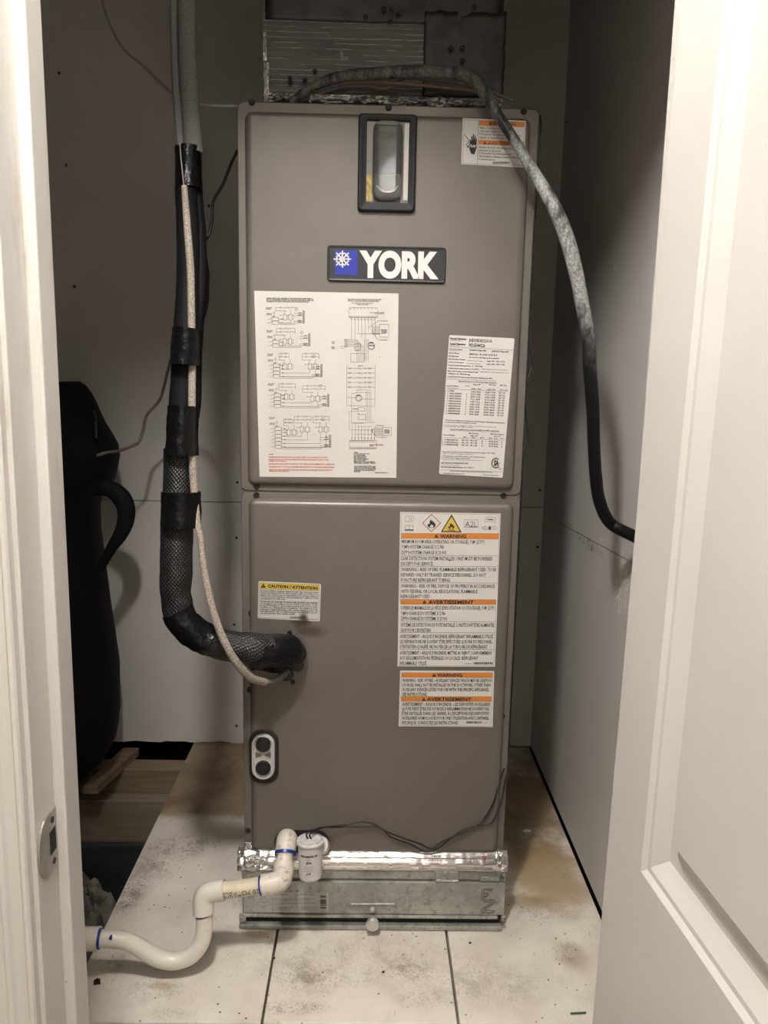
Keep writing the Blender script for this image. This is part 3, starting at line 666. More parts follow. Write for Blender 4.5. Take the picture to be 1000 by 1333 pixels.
coil(700,705,16); S.line([(700+20*math.cos(i*.42),705+20*math.sin(i*.42)) for i in range(16)],.0005,'grey_ink'); T('MOTOR',686,694,712,7,'ink',.02); ln((627,703),(684,703)); ln((718,712),(800,712)); bl_(690,655,82,16); ln((656,690),(656,860),(800,856)); ln((656,680),(690,672))
for k in range(4): ln((746+k*10,660+k*4),(746+k*10,850))
bl_(696,765,40,22); T('FUSE',664,776,694,6,'ink',.015); bl_(700,808,42,32); ln((640,790),(700,786)); ln((640,790),(642,902),(780,905)); T('CAP',690,806,704,6)
for k in range(8): ln((658+k*20,862+k*6),(658+k*20,965)); S.text('W',654+k*20,960,661+k*20,960,10,'ink',.01)
ln((664,862),(730,862)); ln((690,882),(780,882)); ln((680,930),(800,930)); 
bl_(643,968,168,52); 
for k in range(8): bl_(648+k*20,970,14,8); bl_(648+k*20,1010,14,8)
T('LOW VOLTAGE TERMINAL',768,998,856,6,'dimred_ink',.02); T('BLOCK',768,1003,790,5,'ink',.02)
bl_(850,888,52,50,.0005); T('INDOOR',860,908,890,7,'ink',.02); T('CONTROL',858,917,894,7,'ink',.02); T('BOARD',860,925,890,6,'ink',.02)
ln((785,905),(812,874),(856,876)); ln((785,915),(812,948),(856,950)); T('L1 BLACK',815,878,855,4); T('L2 RED',838,952,876,4)
for k in range(8): ln((795,890+k*7),(850,890+k*7))
for k in range(3): S.disc(784,900+k*8,3,'ink')
leg=['LEGEND:','RC - LOW PLUG MOTOR TO BOARD','TR - TRANSFORMER','HTR - HEAT KIT PLUG','MTR - BLOWER MOTOR','FACTORY WIRING','FIELD LOW VOLTAGE','FIELD LINE VOLTAGE WIRING','OPTIONAL OR FIELD WIRING']
for i,s in enumerate(leg): T(s,670,1046+i*8.3,(696,765,742,745,748,762,740,800,806)[i],6,'ink',.015,0)
for i,s in enumerate(['USE COPPER CONDUCTORS ONLY','IF ANY OF THE ORIGINAL WIRE','SUPPLIED WITH THE UNIT MUST BE','REPLACED USE LIKE MATERIAL','105C MIN.']): T(s,672,1132+i*8.3,(806,804,806,800,712)[i],6,'ink',.015,0)
T('WIRING DIAGRAM 6092 B',800,1171,884,6,'ink',.02)
S.finish()
# --- rating label
RL=plate('rating_label','sticker2',[(585,436),(670,440.5),(654.5,622),(571.5,617)],YL,AH,.003,.0004,'tall white rating plate sticker with data table')
S=Sheet(560,420,6.346,YL-.0001,RL)
def R(s,x,y,x2,h,c='ink',bold=.01,dy=.045): S.text(s,x,y,x2,y+(x2-x)*dy,h*1.12,c,bold+.015)
R('Model Number',166,137,302,14,bold=.03); R('Numero de modele',166,150,250,8,'grey_ink'); R('JHE30B5AD2S01A',320,158,512,26,bold=.0); R('Serial Number',164,181,294,14,bold=.03); R('Numero de serie',164,193,240,8,'grey_ink'); R('W2G5040226',318,198,454,26)
S.line([(160,200),(690,226)],.0003,'ink')
rows=[('Unit Power Supply',222,268),('Blower Motor',255,244),('Refrigerant',280,238),('Max Allowable Pressure',304,292),('Factory Test Pressure',330,278),('Factory Installed Metering Device  15 - TXV/Orifice',355,438),('Outlet plenum static pressure 0.5 in/W.C.',380,408),('Max outlet air temp, not exceeding 200 deg F',403,398),('Class 2 Wiring',425,330),('Circuit Breaker for heater accessory must be HACR type per NEC',450,514)]
for s,y,x2 in rows: R(s,160-(y-222)*.07,y,x2,10,bold=.015)
R('Alimentation de l unite',160,233,240,6,'grey_ink'); R('Les disjoncteurs pour les accessoires de chauffage doivent etre de type HACR',140,466,545,6,'grey_ink')
R('[ ]208/230V 1Phase 60Hz',326,232,464,12); R('[ ]208/230V 1Phase 60Hz',508,241,648,12); R('208/230 Vac  1 Ph  60 HZ  0.5 HP  4.5 A',324,266,555,13,bold=.015); R('See Outdoor unit label and/or submittal',322,290,568,10)
R('Pression de service max',306,316,430,7,'grey_ink'); R('psig / kPa  450 / 3100',470,322,620,10); R('Pression d essai',306,340,415,7,'grey_ink'); R('psig / kPa  550 / 450',468,346,618,10)
R('Charge externe permise selon temperature ext',424,386,652,7,'grey_ink'); R('Temperature de sortie ne depassant 93 deg C',410,408,650,7,'grey_ink')
R('Approved Johnson Controls Group Heater Accessory',234,487,548,10); S.line([(232,493),(560,508)],.0002,'ink')
R('Heater Kit Model',138,526,232,10); R('No. Kit / Qty',292,526,326,8); R('Heater kW',356,516,416,10); R('Min Circ Amp',490,518,540,10); R('Max Fuse',580,522,634,10)
R('Modele de trousse',138,542,230,6,'grey_ink'); R('208 / 230',342,551,422,9); R('208 / 230',474,556,540,9); R('208 / 230',576,560,640,9)
S.line([(136,548),(645,568)],.0003,'ink')
names=['NONE','6HK(0,1)6500206','6HK(0,1)6500506','6HK(0,1)6500806','6HK(0,1)6501006','6HK(1,2)6501306','6HK(1,2)6501506','6HK36501025','6HK36501525','6HK46502025']
for i,s in enumerate(names):
    y=567+i*20.6; xo=-i*1.7
    R('[  ]',126+xo,y,150+xo,9); R(s,160+xo,y+1,(196 if i==0 else 262)+xo,10,bold=.02)
    if i: R(str((8,8,8,8,8,2,2,6,6)[i-1]),300+xo,y+7,308+xo,9)
    R('%d.%02d / %d.%02d'%(1+i*2,(i*37)%100,2+i*2,(i*53)%100),338+xo,y+9,418+xo,11,bold=.02); R('%d.%02d / %d.%02d'%(6+i*5,(i*71)%100,7+i*6,(i*29)%100),456+xo,y+14,542+xo,11,bold=.02); R('%d / %d'%(15+i*5,15+i*6),568+xo,y+19,620+xo,11,bold=.02)
R('* Electric heat ratings are for reference only. For further information/requirements,',122,808,618,9,dy=.05); R('see instruction manual or installation manual',118,824,380,9)
R('Les valeurs nominales de chauffage sont indiquees a titre de reference seulement. Voir',118,848,545,7,'grey_ink'); R('le manuel du fabricant',116,860,350,7,'grey_ink')
R('Factory Heat (Multi) Source power when MCC per MOP requirements',168,886,570,10,dy=.035); S.line([(166,892),(572,906)],.0002,'ink')
R('Heater Kit Model',110,932,204,10); R('Min Circ Amp',322,918,400,10); R('Max Fuse or Breaker',500,924,612,10); R('208 / 230',334,938,395,9); R('208 / 230',528,942,584,9)
for s,x in (('CKT 1',272),('CKT 2',344),('CKT 3',412),('CKT 1',484),('CKT 2',528),('CKT 3',578)): R(s,x,950+(x-272)*.04,x+32,9)
S.line([(104,948),(612,972)],.0003,'ink')
for i in range(3):
    y=970+i*20; R('[  ]',100,y,124,9); R(names[5+i*1],130,y+1,232,10,bold=.02); R('46 / 51',260,y+6,316,10); R('40 / 45',330,y+9,388,10); R('1',426,y+12,432,9); R('60 60 45 50',484,y+16,562,10,bold=.02); R('1',588,y+20,594,9)
R('Notes: Blend heater accessory installed and use power supply to 250 V Max',102,1070,538,9,dy=.03); R('Utiliser un accessoire de chauffage combine 250 V',102,1082,360,6,'grey_ink')
R('Conversion from combustible surfaces, coil, heat and/or plenum',98,1104,455,9,dy=.035); R('at 1 inch at rear to supply outlet of duct.',96,1118,334,9)
R('Distance des surfaces combustibles, serpentin, chaleur et plenum',94,1133,432,6,'grey_ink',dy=.03); R('MULTIPLE VOLTAGE RATING, (R1)',94,1163,315,10,bold=.02,dy=.02); R('Tension nominale multiple',94,1176,240,6,'grey_ink'); R('Blower/Fan Rated Max Allowance:  75 - 150V A C',90,1196,364,10,bold=.015,dy=.03)
S.line([(84,1214),(594,1234)],.0003,'ink'); R('Johnson Controls Unitary Products, 5005 York Drive, Norman, OK 73069',162,1228,512,8,dy=.035); R('Assembled in Wichita, Kansas USA',108,1246,284,8); R('Fabrique aux Etats-Unis',436,1260,562,8)
# certification mark: ring open to the right round two letters
for r_ in [i*.9 for i in range(8)]:
    pts=[(544+(30+r_)*math.cos(math.radians(a))*1.0,1160+(36+r_)*math.sin(math.radians(a))) for a in range(48,316,12)]; S.line(pts,.0003,'ink')
R('SA',526,1180,568,40,bold=.05,dy=0.02); R('R',572,1166,580,9); R('C',496,1210,506,15,'grey_ink'); R('US',566,1214,590,13,'grey_ink')
S.finish()
# --- warning labels
def alert(S,x,y,w_,h_,fg='ink',bg='orange'):
    S.poly([(x,y),(x+w_/2,y-h_),(x+w_,y)],fg,4); S.poly([(x+w_*.46,y-h_*.62),(x+w_*.54,y-h_*.62),(x+w_*.52,y-h_*.28),(x+w_*.48,y-h_*.28)],bg+'#3',6); S.disc(x+w_/2,y-h_*.15,w_*.045,bg+'#3',6,8)
def barcode(S,x,y,w_,h_,n=22,seed=1):
    rnd=random.Random(seed); q=x
    while q<x+w_:
        a=w_/n*rnd.choice((.5,.8,1.2)); S.poly([(q,y),(min(q+a,x+w_),y),(min(q+a,x+w_),y+h_),(q,y+h_)],'ink',4); q+=a+w_/n*rnd.choice((.4,.6))
W1=plate('warning_label','sticker2',[(521,666.5),(652,668.5),(644.5,868),(517.5,867.5)],YL,AH,.0008,.0004,'large white and orange warning sticker about flammable refrigerant')
S=Sheet(510,655,6.667,YL-.0001,W1)
S.line([(85,88),(938,98),(918,705)],.0003,'ink'); S.line([(85,88),(72,860)],.0003,'ink')
S.poly([(84,262),(930,264),(927,311),(83,304)],'orange',2); S.line([(84,262),(930,264)],.0003); S.line([(83,305),(927,312)],.0003)
alert(S,368,300,38,32); S.text('WARNING',420,303,648,303,32,'ink',.03,6,3)
def rows_(L,h=32,bold=.012):
    for s,x,y,x2,y2 in L: S.text(s,x,y,x2,y2,h,'ink',bold,4,1)
rows_([('MINIMUM ROOM AREA (OPERATING OR STORAGE), Y M² (Z FT²)',88,347,808,354),('Y(M²)=SYSTEM CHARGE X 2.786',88,394,453,396),('Z(FT²)=SYSTEM CHARGE X 29.903',84,443,473,444)])
S.line([(80,455),(924,458)],.0004)
rows_([('LEAK DETECTION SYSTEM INSTALLED. UNIT MUST BE POWERED',84,494,876,498),('EXCEPT FOR SERVICE.',84,541,362,541)]); S.line([(78,548),(918,550)],.0004)
rows_([('WARNING – RISK OF FIRE. FLAMMABLE REFRIGERANT USED. TO BE',84,590,908,592),('REPAIRED ONLY BY TRAINED SERVICE PERSONNEL. DO NOT',82,636,818,640),('PUNCTURE REFRIGERANT TUBING.',82,682,510,684)]); S.line([(76,690),(914,693)],.0004)
rows_([('WARNING – RISK OF FIRE. DISPOSE OF PROPERLY IN ACCORDANCE',82,733,894,736),('WITH FEDERAL OR LOCAL REGULATIONS. FLAMMABLE',80,780,744,782),('REFRIGERANT USED.',78,824,336,824)])
# pictograms
S.line([(118,112),(152,112),(152,160),(118,160),(118,112)],.0004); S.line([(152,112),(188,112),(188,160),(152,160)],.0004); S.line([(170,122),(170,150)],.0006)
S.line([(118,196),(152,192),(186,196),(188,238),(152,236),(116,238),(118,196)],.0005); S.line([(152,192),(152,236)],.0005); S.poly([(118,228),(186,228),(186,238),(118,238)],'ink')
def flame(x,y,s_,c='ink',hole='sticker2'):
    F=[(0,0),(-.35,-.02),(-.62,-.25),(-.66,-.5),(-.5,-.78),(-.42,-.6),(-.3,-.7),(-.36,-1.05),(-.1,-1.5),(-.02,-1.1),(.2,-1.3),(.22,-.95),(.42,-1.05),(.44,-.72),(.6,-.8),(.66,-.5),(.6,-.25),(.35,-.02)]
    S.poly([(x+a*s_,y+b*s_) for a,b in F],c,5); S.poly([(x+a*s_*.5,y-2+b*s_*.5) for a,b in [(0,0),(-.5,-.1),(-.62,-.45),(-.3,-.75),(-.1,-1.15),(.1,-.8),(.4,-.95),(.62,-.45),(.5,-.1)]],hole,7)
dm=[(346,98),(424,172),(346,248),(268,174),(346,98)]; S.line(dm,.0009,'dimred_ink'); flame(347,214,52)
tr_=[(520,104),(600,250),(432,248)]; S.poly([(520,96),(608,253),(426,251)],'ink',3); S.poly([(520,116),(592,244),(442,242)],'yellow',4); flame(518,228,40,'ink','yellow'); S.poly([(482,232),(552,233),(552,238),(482,237)],'ink',6)
S.line([(628,144),(750,146),(750,210),(628,208),(628,144)],.0004); S.text('A2L',638,204,740,206,50,'ink',-.01,4,3)
S.line([(820,124),(850,120),(905,126),(896,168),(862,160),(806,160),(820,124)],.0004); S.poly([(832,138),(886,140),(880,147),(828,145)],'ink')
for sg,x in ((1,790),(-1,914)):
    S.line([(x,206),(x+sg*22,206),(x+sg*22,196),(x+sg*44,215),(x+sg*22,234),(x+sg*22,224),(x,224),(x,206)],.0004)
S.disc(851,216,11,'ink',5,12,18)
S.disc(503,496,9,'ink',7,8,6)
S2=S; S=Sheet(510,775,6.667,YL-.0001,W1); S.ink=S2.ink
S.poly([(76,36),(906,38),(904,78),(76,76)],'orange#2',2); S.line([(76,35),(906,38)],.0003); S.line([(76,77),(904,80)],.0003); alert(S,266,72,38,32); S.text('AVERTISSEMENT',318,74,712,75,32,'ink',.03,6,3)
rows_([('SUPERFICIE MINIMALE DE LA PIÈCE (EXPLOITATION OU STOCKAGE), Y M² (Z PI²)',78,124,892,125),('Y(M²)=CHARGE DU SYSTÈME X 2.786',78,171,466,172),('Z(PI²)=CHARGE DU SYSTÈME X 29.903',78,216,480,218)]); S.line([(74,228),(898,229)],.0004)
rows_([('SYSTÈME DE DÉTECTION DE FUITE INSTALLÉ. L’UNITÉ DOIT ÊTRE ALIMENTÉE',78,272,888,274),('SAUF POUR L’ENTRETIEN.',78,318,342,319)]); S.line([(72,324),(896,326)],.0004)
rows_([('AVERTISSEMENT – RISQUE D’INCENDIE. RÉFRIGÉRANT INFLAMMABLE UTILISÉ.',72,371,884,373),('LES RÉPARATIONS NE DOIVENT ÊTRE EFFECTUÉES QUE PAR DU PERSONNEL',72,416,874,418),('D’ENTRETIEN QUALIFIÉ. NE PAS PERCER LA TUBULURE DE RÉFRIGÉRANT.',72,460,834,462)]); S.line([(68,468),(892,470)],.0004)
rows_([('AVERTISSEMENT – RISQUE D’INCENDIE. METTRE AU REBUT CONFORMÉMENT',72,514,872,516),('AUX RÉGLEMENTATIONS FÉDÉRALES OU LOCALES. RÉFRIGÉRANT',70,559,752,560),('INFLAMMABLE UTILISÉ.',70,604,306,605)])
S.line([(62,610),(886,613),(906,36)],.0003); S.text('6097563',634,600,700,600,14); barcode(S,712,580,166,20,26,3)
S.finish({'orange':'header_band','ink':'lettering','dimred_ink':'hazard_diamond','yellow':'hazard_triangle'})
W2=plate('warning_label','sticker2',[(521,873),(643.5,873.5),(641.5,946.5),(519,945.5)],YL,AH,.0012,.0004,'smaller white and orange warning sticker below the large one')
S=Sheet(510,775,6.667,YL-.0001,W2)
S.line([(86,668),(878,670),(858,1138),(80,1130),(86,668)],.0003)
S.poly([(87,672),(876,673),(874,714),(86,710)],'orange',2); alert(S,350,706,36,30); S.text('WARNING',394,706,614,707,30,'ink',.03,6,3); S.line([(86,711),(874,715)],.0003)
rows_([('WARNING – RISK OF FIRE – AUXILIARY DEVICES WHICH MAY BE IGNITION',92,751,868,753),('SOURCES SHALL NOT BE INSTALLED IN THE DUCTWORK, OTHER THAN',92,791,860,792),('AUXILIARY DEVICES LISTED FOR USE WITH THE SPECIFIC APPLIANCE.',92,831,846,832),('SEE INSTRUCTIONS.',92,871,310,872)],29,.022)
S.poly([(84,878),(868,879),(866,921),(83,919)],'orange#2',2); S.line([(84,877),(868,878)],.0003); S.line([(84,920),(868,922)],.0003); alert(S,260,915,36,30); S.text('AVERTISSEMENT',304,916,692,917,30,'ink',.03,6,3)
rows_([('AVERTISSEMENT – RISQUE D’INCENDIE – LES DISPOSITIFS AUXILIAIRES',92,958,854,960),('QUI PEUVENT ÊTRE DES SOURCES D’INFLAMMATION NE DOIVENT PAS',90,998,846,999),('ÊTRE INSTALLÉS DANS LES GAINES, À L’EXCEPTION DES DISPOSITIFS',90,1038,846,1039),('AUXILIAIRES HOMOLOGUÉS POUR UNE UTILISATION AVEC L’APPAREIL',90,1078,846,1080),('SPÉCIFIQUE. CONSULTEZ LES INSTRUCTIONS.',88,1119,580,1121)],29,.022)
barcode(S,650,1094,134,18,22,5); S.text('60975',796,1112,836,1112,10)
S.finish({'orange':'header_band','ink':'lettering'})
W3=plate('warning_label','sticker2',[(602.5,153.5),(685,157.5),(682,218),(600.5,214)],YL,AH,.0008,.0004,'white and orange shock warning sticker behind the hose, top right')
S=Sheet(590,140,9.09,YL-.0001,W3)
S.line([(130,144),(856,174),(826,688),(112,662),(130,144)],.0003); S.line([(302,152),(284,668)],.0004)
S.poly([(308,152),(848,172),(845,232),(304,212)],'orange',2); S.poly([(300,380),(836,400),(834,454),(298,436)],'orange#2',2)
alert(S,420,203,40,38); S.text('WARNING',472,206,742,214,42,'ink',.01,6,3); alert(S,356,433,42,38); S.text('AVERTISSEMENT',410,440,770,452,42,'ink',.0,6,3)
for s,x,y,x2,y2 in [('Risk of electric shock.',318,250,600,262),('Can cause injury or death.',316,286,640,302),('Disconnect the remote electric power',314,324,806,346),('supply or supplies before servicing.',314,362,770,382),('Risque de choc électrique. Risque de',308,478,790,500),('blessure ou de mort.',306,514,570,526),('Débrancher les alimentations',304,548,684,564),('électriques à distance avant d’effectuer',302,584,812,606),('la maintenance.',300,618,504,628)]: S.text(s,x,y,x2,y2,25,'ink',.012,4,1)
barcode(S,466,640,204,26,24,8); S.text('6079821-UIM-A-1122',690,668,818,682,10)
S.poly([(212,545),(192,490),(196,380),(204,374),(214,400),(216,340),(228,336),(232,395),(234,314),(246,312),(252,392),(254,330),(266,330),(268,392),(272,360),(280,362),(278,470),(252,556)],'ink',3)
S.line([(190,468),(214,440),(222,468),(246,446),(250,470),(272,448)],.0012,'sticker2',6); S.line([(136,322),(178,372),(186,400),(158,440),(178,470)],.0009,'ink'); S.poly([(160,470),(190,440),(196,478)],'ink',3)
S.finish({'orange':'header_band','ink':'lettering','sticker2':'shock_bolt'})
W4=plate('caution_label','sticker',[(336.5,756.5),(418,760),(416.5,809),(335.5,805)],YL,AH,.0025,.0004,'white and yellow caution sticker, sooty at its lower edge')
S=Sheet(320,740,9.09,YL-.0001,W4)
S.line([(162,168),(868,192),(862,606),(156,582),(162,168)],.0003)
S.poly([(163,169),(867,193),(866,264),(163,240)],'yellow',2); S.line([(163,242),(866,266)],.0003); alert(S,176,228,62,54,'ink','yellow'); S.text('CAUTION / ATTENTION',260,222,850,250,34,'ink',.045,6,3); S.line([(160,382),(862,402)],.0003)
for i,s in enumerate(['Factory airflow settings shipped with this unit may have','factory installed TXV or may require orifice or TXV to be','added. See outdoor unit documentation for correct orifice or','TXV to be used. Refer to coil nameplate for orifice or TXV','specification for this unit.']): S.text(s,174,270+i*23,(858 if i<4 else 468),270+i*23+(22 if i<4 else 9),17,'ink',.025)
for i,s in enumerate(['Ce groupe est expédié de l’usine avec un détendeur installé','ou exigera un orifice ou un TXV à ajouter. Voir','la documentation de l’unité extérieure pour le bon','orifice ou détendeur à utiliser. Se référer à la','plaque signalétique du serpentin pour la','spécification de ce détendeur de l’orifice pour','ce serpentin. Sur cette unité.']): S.text(s,172,398+i*23,(850 if i<6 else 590),398+i*23+(20 if i<6 else 12),17,'ink',.025)
barcode(S,524,570,180,18,20,9); S.text('6091288-UIM-A',728,600,850,604,9)
S.finish({'yellow':'header_band','ink':'lettering'})
# --- pipe entry plate, port grommet, drain ports
PP=plate('pipe_entry_plate','cabside',[(317.5,821),(395.5,826.5),(393.5,885),(320,882)],-.0112,AH,.0015,.0014)
def lathe_at(px,py,y,prof,name,mat,p,n=28,ax=(0,-1,0)):
    P=at(px,py,Y=y); o=MB().lathe(P,ax,prof,n).build(name,M[mat],None); 
    if p.type=='EMPTY': par(o,p)
    else: o.parent=p
    return o
lathe_at(387,866,-.0118,[(.011,0),(.011,.001),(.009,.0012)],'pipe_hole','black',AH); lathe_at(372,877,-.0118,[(.013,0),(.012,.0012)],'pipe_hole','black',AH)
m=MB(); a=at(329,951,Y=-.011); b=at(363,1018,Y=-.011); rings(m,a.x-.006,b.x,b.z-.002,a.z+.001,.020,[(0,-.0012),(0,-.0118),(.001,-.0122)],8,True,True); build(m,'port_recess','black',AH)
a=at(328,955,Y=-.013); b=at(358,1013,Y=-.013); m=MB(); rings(m,a.x,b.x,b.z,a.z,.0185,[(0,-.0118),(0,-.018),(.0012,-.0195),(.003,-.0195),(.0038,-.0165)],10,True,True); GR=build(m,'port_grommet','grommet',AH)
for py in (968.5,999):
    lathe_at(342.8,py,-.0168,[(.0125,0),(.0125,.004),(.0112,.0055),(.0108,.0030),(.008,.0026),(.004,.0036)],'port_plug','black',GR)
a=at(336,983.5,Y=-.0195)
for sg in (-1,1): sub(MB().poly_prism([Vector((a.x+.0082+sg*.002,-.0185,a.z)),Vector((a.x+.0082+sg*.0125,-.0185,a.z+.005)),Vector((a.x+.0082+sg*.0125,-.0185,a.z-.005))],(0,.002,0)),'web','inner',GR)
m=MB(); a=at(357,1082,Y=-.011); b=at(429,1112,Y=-.011); rings(m,a.x,b.x,b.z-.002,a.z+.002,.022,[(0,-.004),(0,-.0112)],8,True,True); build(m,'drain_pan_opening','black',AH)
# soffit bits inside the left edge: slotted flange
# ------------------------------------------------------------------ filter rack under the unit
FR=empty('filter_rack',(0,.28,0)); tag(FR,'galvanized steel filter rack box under the air handler','filter rack')
rx0,rx1=-.2255,.2265
zt=at(500,1130,Y=-.012).z; zd1=at(500,1146,Y=-.016).z; zd0=at(500,1191,Y=-.020).z; zfl=at(500,1205,Y=-.018).z
build(MB().box(rx0,rx1,-.010,.555,.002,ZB-.0005),'rack_body','galv',FR,bevel=.001)
build(MB().box(rx0,rx1,-.0145,-.0102,zd1+.001,zt+.001),'top_lip','galv',FR,bevel=.001)
RD=build(MB().box(rx0+.003,rx1-.001,-.0185,-.0102,zd0,zd1-.0015),'rack_door','galv',FR,bevel=.0015)
m=MB().box(rx0+.002,rx1-.012,-.0215,-.0102,zd0-.0058,zd0-.0008); build(m,'door_hem','galv',FR,bevel=.001)
build(MB().box(rx0-.004,rx1-.004,-.024,-.0102,.0015,.0095),'bottom_track','galv',FR,bevel=.0015)
build(MB().box(rx0+.001,rx1-.003,-.013,-.0103,.0096,zd0-.006),'shadow_gap','dark',FR)
lathe_at(485,1193,-.0185,[(.0035,0),(.0035,.014),(.0105,.016),(.0115,.019),(.0115,.023),(.0105,.0245)],'door_knob','knob',FR,28)
lathe_at(485,1183,-.0185,[(.004,0),(.004,.005),(.002,.006)],'stud','chrome',FR,12)
m=MB(); a=at(457,1177,Y=-.0195); b=at(514,1177,Y=-.0195); m.tube([a,b],.0022,8,1,cap=True); build(m,'pressed_rib','galv',FR)
m=MB(); 
def emb(pts,x0=610,y0=1140,s_=16.67,r=.0007):
    P=[at(x0+x/s_,y0+y/s_,Y=-.0188) for x,y in pts]; m.tube(P,r,6,1,cap=True)
emb([(520,285),(345,280),(300,310),(290,400),(295,520),(340,570),(500,570),(515,585),(290,730),(275,760),(310,800),(545,800),(560,775),(540,755),(345,750),(340,735),(560,600),(560,555),(520,525),(350,522),(335,505),(335,330),(350,315),(520,315),(520,285)])
emb([(345,385),(430,380),(440,400),(350,455),(345,460),(410,455)]); build(m,'embossed_letters','groove',FR)
m=MB().box(*(lambda a,b:(a.x,b.x,-.0185,-.0140,b.z,a.z))(at(567,1134,Y=-.0165),at(597,1145,Y=-.0165))); build(m,'clip','galv',FR,bevel=.001)
m=MB().box(*(lambda a,b:(a.x,b.x,-.0200,-.0140,b.z,a.z))(at(567,1144,Y=-.0165),at(597,1147,Y=-.0165))); build(m,'clip','foil',FR,bevel=.0008)
m=MB().box(*(lambda a,b:(a.x,b.x,-.0185,-.0140,b.z,a.z))(at(625,1141,Y=-.0165),at(650,1147,Y=-.0165))); build(m,'clip','galv',FR,bevel=.001)
FLb=plate('rack_label','dull',[(332,1161.5),(428,1161.5),(427.5,1187),(332.5,1187)],-.0190,FR,.002,.0004,'dull silver maker label with small black print')
S=Sheet(325,1155,9.09,-.0191,FLb)
for s,x,y,x2,h in [('MODEL  EZ-K60FC',260,94,462,14),('FILTER SIZE  16X21.5',552,94,776,14),('PLEASE: IF YOU HAVE A QUESTION ABOUT THIS FILTER RACK OR',256,140,770,11),('TO OBTAIN REPLACEMENT FILTERS OF THIS SIZE CONTACT US',256,160,720,11),('THIS RACK IS MADE OF GALVANIZED STEEL. CHANGE FILTERS',256,192,772,11),('REGULARLY.',256,214,368,11),('ELECTRO-MEK MFG., INC.',256,247,520,13),('DALLAS, TEXAS  75208',256,273,474,13),('U.S. PATENT NO. 6,507,982',560,247,810,13),('U.S. PATENT NO. 6,676,160',560,273,816,13)]: S.text(s,x,y,x2,y,h,'ink',.01)
for k,(y,h) in enumerate([(100,6),(108,3),(114,5),(122,2),(146,8),(158,3),(164,9),(176,3),(182,10),(196,4),(204,3),(212,5),(234,4),(240,8),(250,3)]): S.poly([(836,y),(908,y),(908,y+h),(836,y+h)],'ink',4)
S.line([(82,205),(110,160),(140,145),(140,112),(182,112),(184,145),(214,160),(238,205),(200,215),(160,240),(110,215),(82,205)],.0006,'grey_ink'); S.line([(120,178),(205,178)],.0012,'grey_ink'); S.line([(135,250),(185,215)],.0004,'grey_ink'); S.line([(135,215),(190,255)],.0004,'grey_ink')
S.finish()
# foil tape band between cabinet and rack: a continuous bowed ribbon, crumpled at both ends
m=MB(); NX=150; prof_=[(-.001,.0045),(-.006,.003),(-.0115,-.0005),(-.0145,-.005),(-.0125,-.0085),(-.0165,-.0125),(-.0180,-.0165),(-.0155,-.021),(-.0175,-.0255),(-.0168,-.0285)]
z0_=ZB+.003; G=[]
for i in range(NX+1):
    x=rx0-.007+(rx1-rx0+.009)*i/NX; e=max(0,1-(x-(rx0-.007))/.085) ; e2=max(0,1-((rx1+.002)-x)/.035); row=[]
    for k,(y,z) in enumerate(prof_):
        amp=.0006+.0042*min(1,e*1.2)+.003*e2; nn=noise.noise(Vector((x*70,k*.9,1)))+.6*noise.noise(Vector((x*160,k*1.7,5)))
        zz=z0_+z*(1+.12*e)+amp*.8*noise.noise(Vector((x*90,k,9))); row.append(Vector((x,y-amp*nn-.001*e,zz)))
    G.append(row)
for i in range(NX):
    for k in range(len(prof_)-1): m.add([G[i][k],G[i+1][k],G[i+1][k+1],G[i][k+1]],[(0,1,2,3)],True)
FT=build(m,'foil_tape','foiltape',FR); sd=FT.modifiers.new('s','SOLIDIFY'); sd.thickness=.0006; sd.offset=-1
S=Sheet(500,1100,6.25,-.0205,FT)
S.text('1402',386,98,464,98,20,'blueink',.01); S.text('FOIL-GRIP 1402',232,132,512,130,16,'dimred_ink',-.01); S.text('HARDCAST',565,108,680,108,16,'dimred_ink',-.01); S.text('FOILCAST',700,106,790,104,15,'dimred_ink',-.01); S.line([(805,90),(835,95),(822,115),(820,140)],.0014,'dimred_ink'); S.line([(800,100),(825,112)],.0014,'dimred_ink')
S.finish()
# crumpled foil corner tabs
def foilblob(parent,cx,cy,y,w_,h_,seed,mat='foil',name='foil_crumple',d=.008):
    c=at(cx,cy,Y=y); m=MB(); n1,n2=14,14; G=[]
    for j in range(n2+1):
        row=[]
        for i in range(n1+1):
            u=i/n1*2-1; v=j/n2*2-1; e=max(0,1-max(abs(u),abs(v))**3)
            p=Vector((c.x+u*w_*(1+.25*noise.noise(Vector((v*3,seed,0)))),0,c.z+v*h_*(1+.2*noise.noise(Vector((u*3,seed,4))))))
            p.y=c.y-d*e*(.4+.9*noise.noise(Vector((u*3.2,v*3.2,seed)))+.4*noise.noise(Vector((u*8,v*8,seed)))); row.append(p)
        G.append(row)
    for j in range(n2):
        for i in range(n1): m.add([G[j][i],G[j][i+1],G[j+1][i+1],G[j+1][i]],[(0,1,2,3)])
    o=build(m,name,mat,parent); s=o.modifiers.new('s','SOLIDIFY'); s.thickness=.0005; s.offset=-1; return o
foilblob(FR,323,1103,-.006,.006,.010,1); foilblob(FR,330,1122,-.019,.017,.012,2,d=.007); foilblob(FR,651,1118,-.017,.006,.012,3); foilblob(FR,654,1140,-.016,.004,.012,4,d=.006); foilblob(FR,316,1195,-.020,.006,.008,5,d=.006)
foilblob(FR,655,1196,-.0225,.004,.005,6,d=.005)
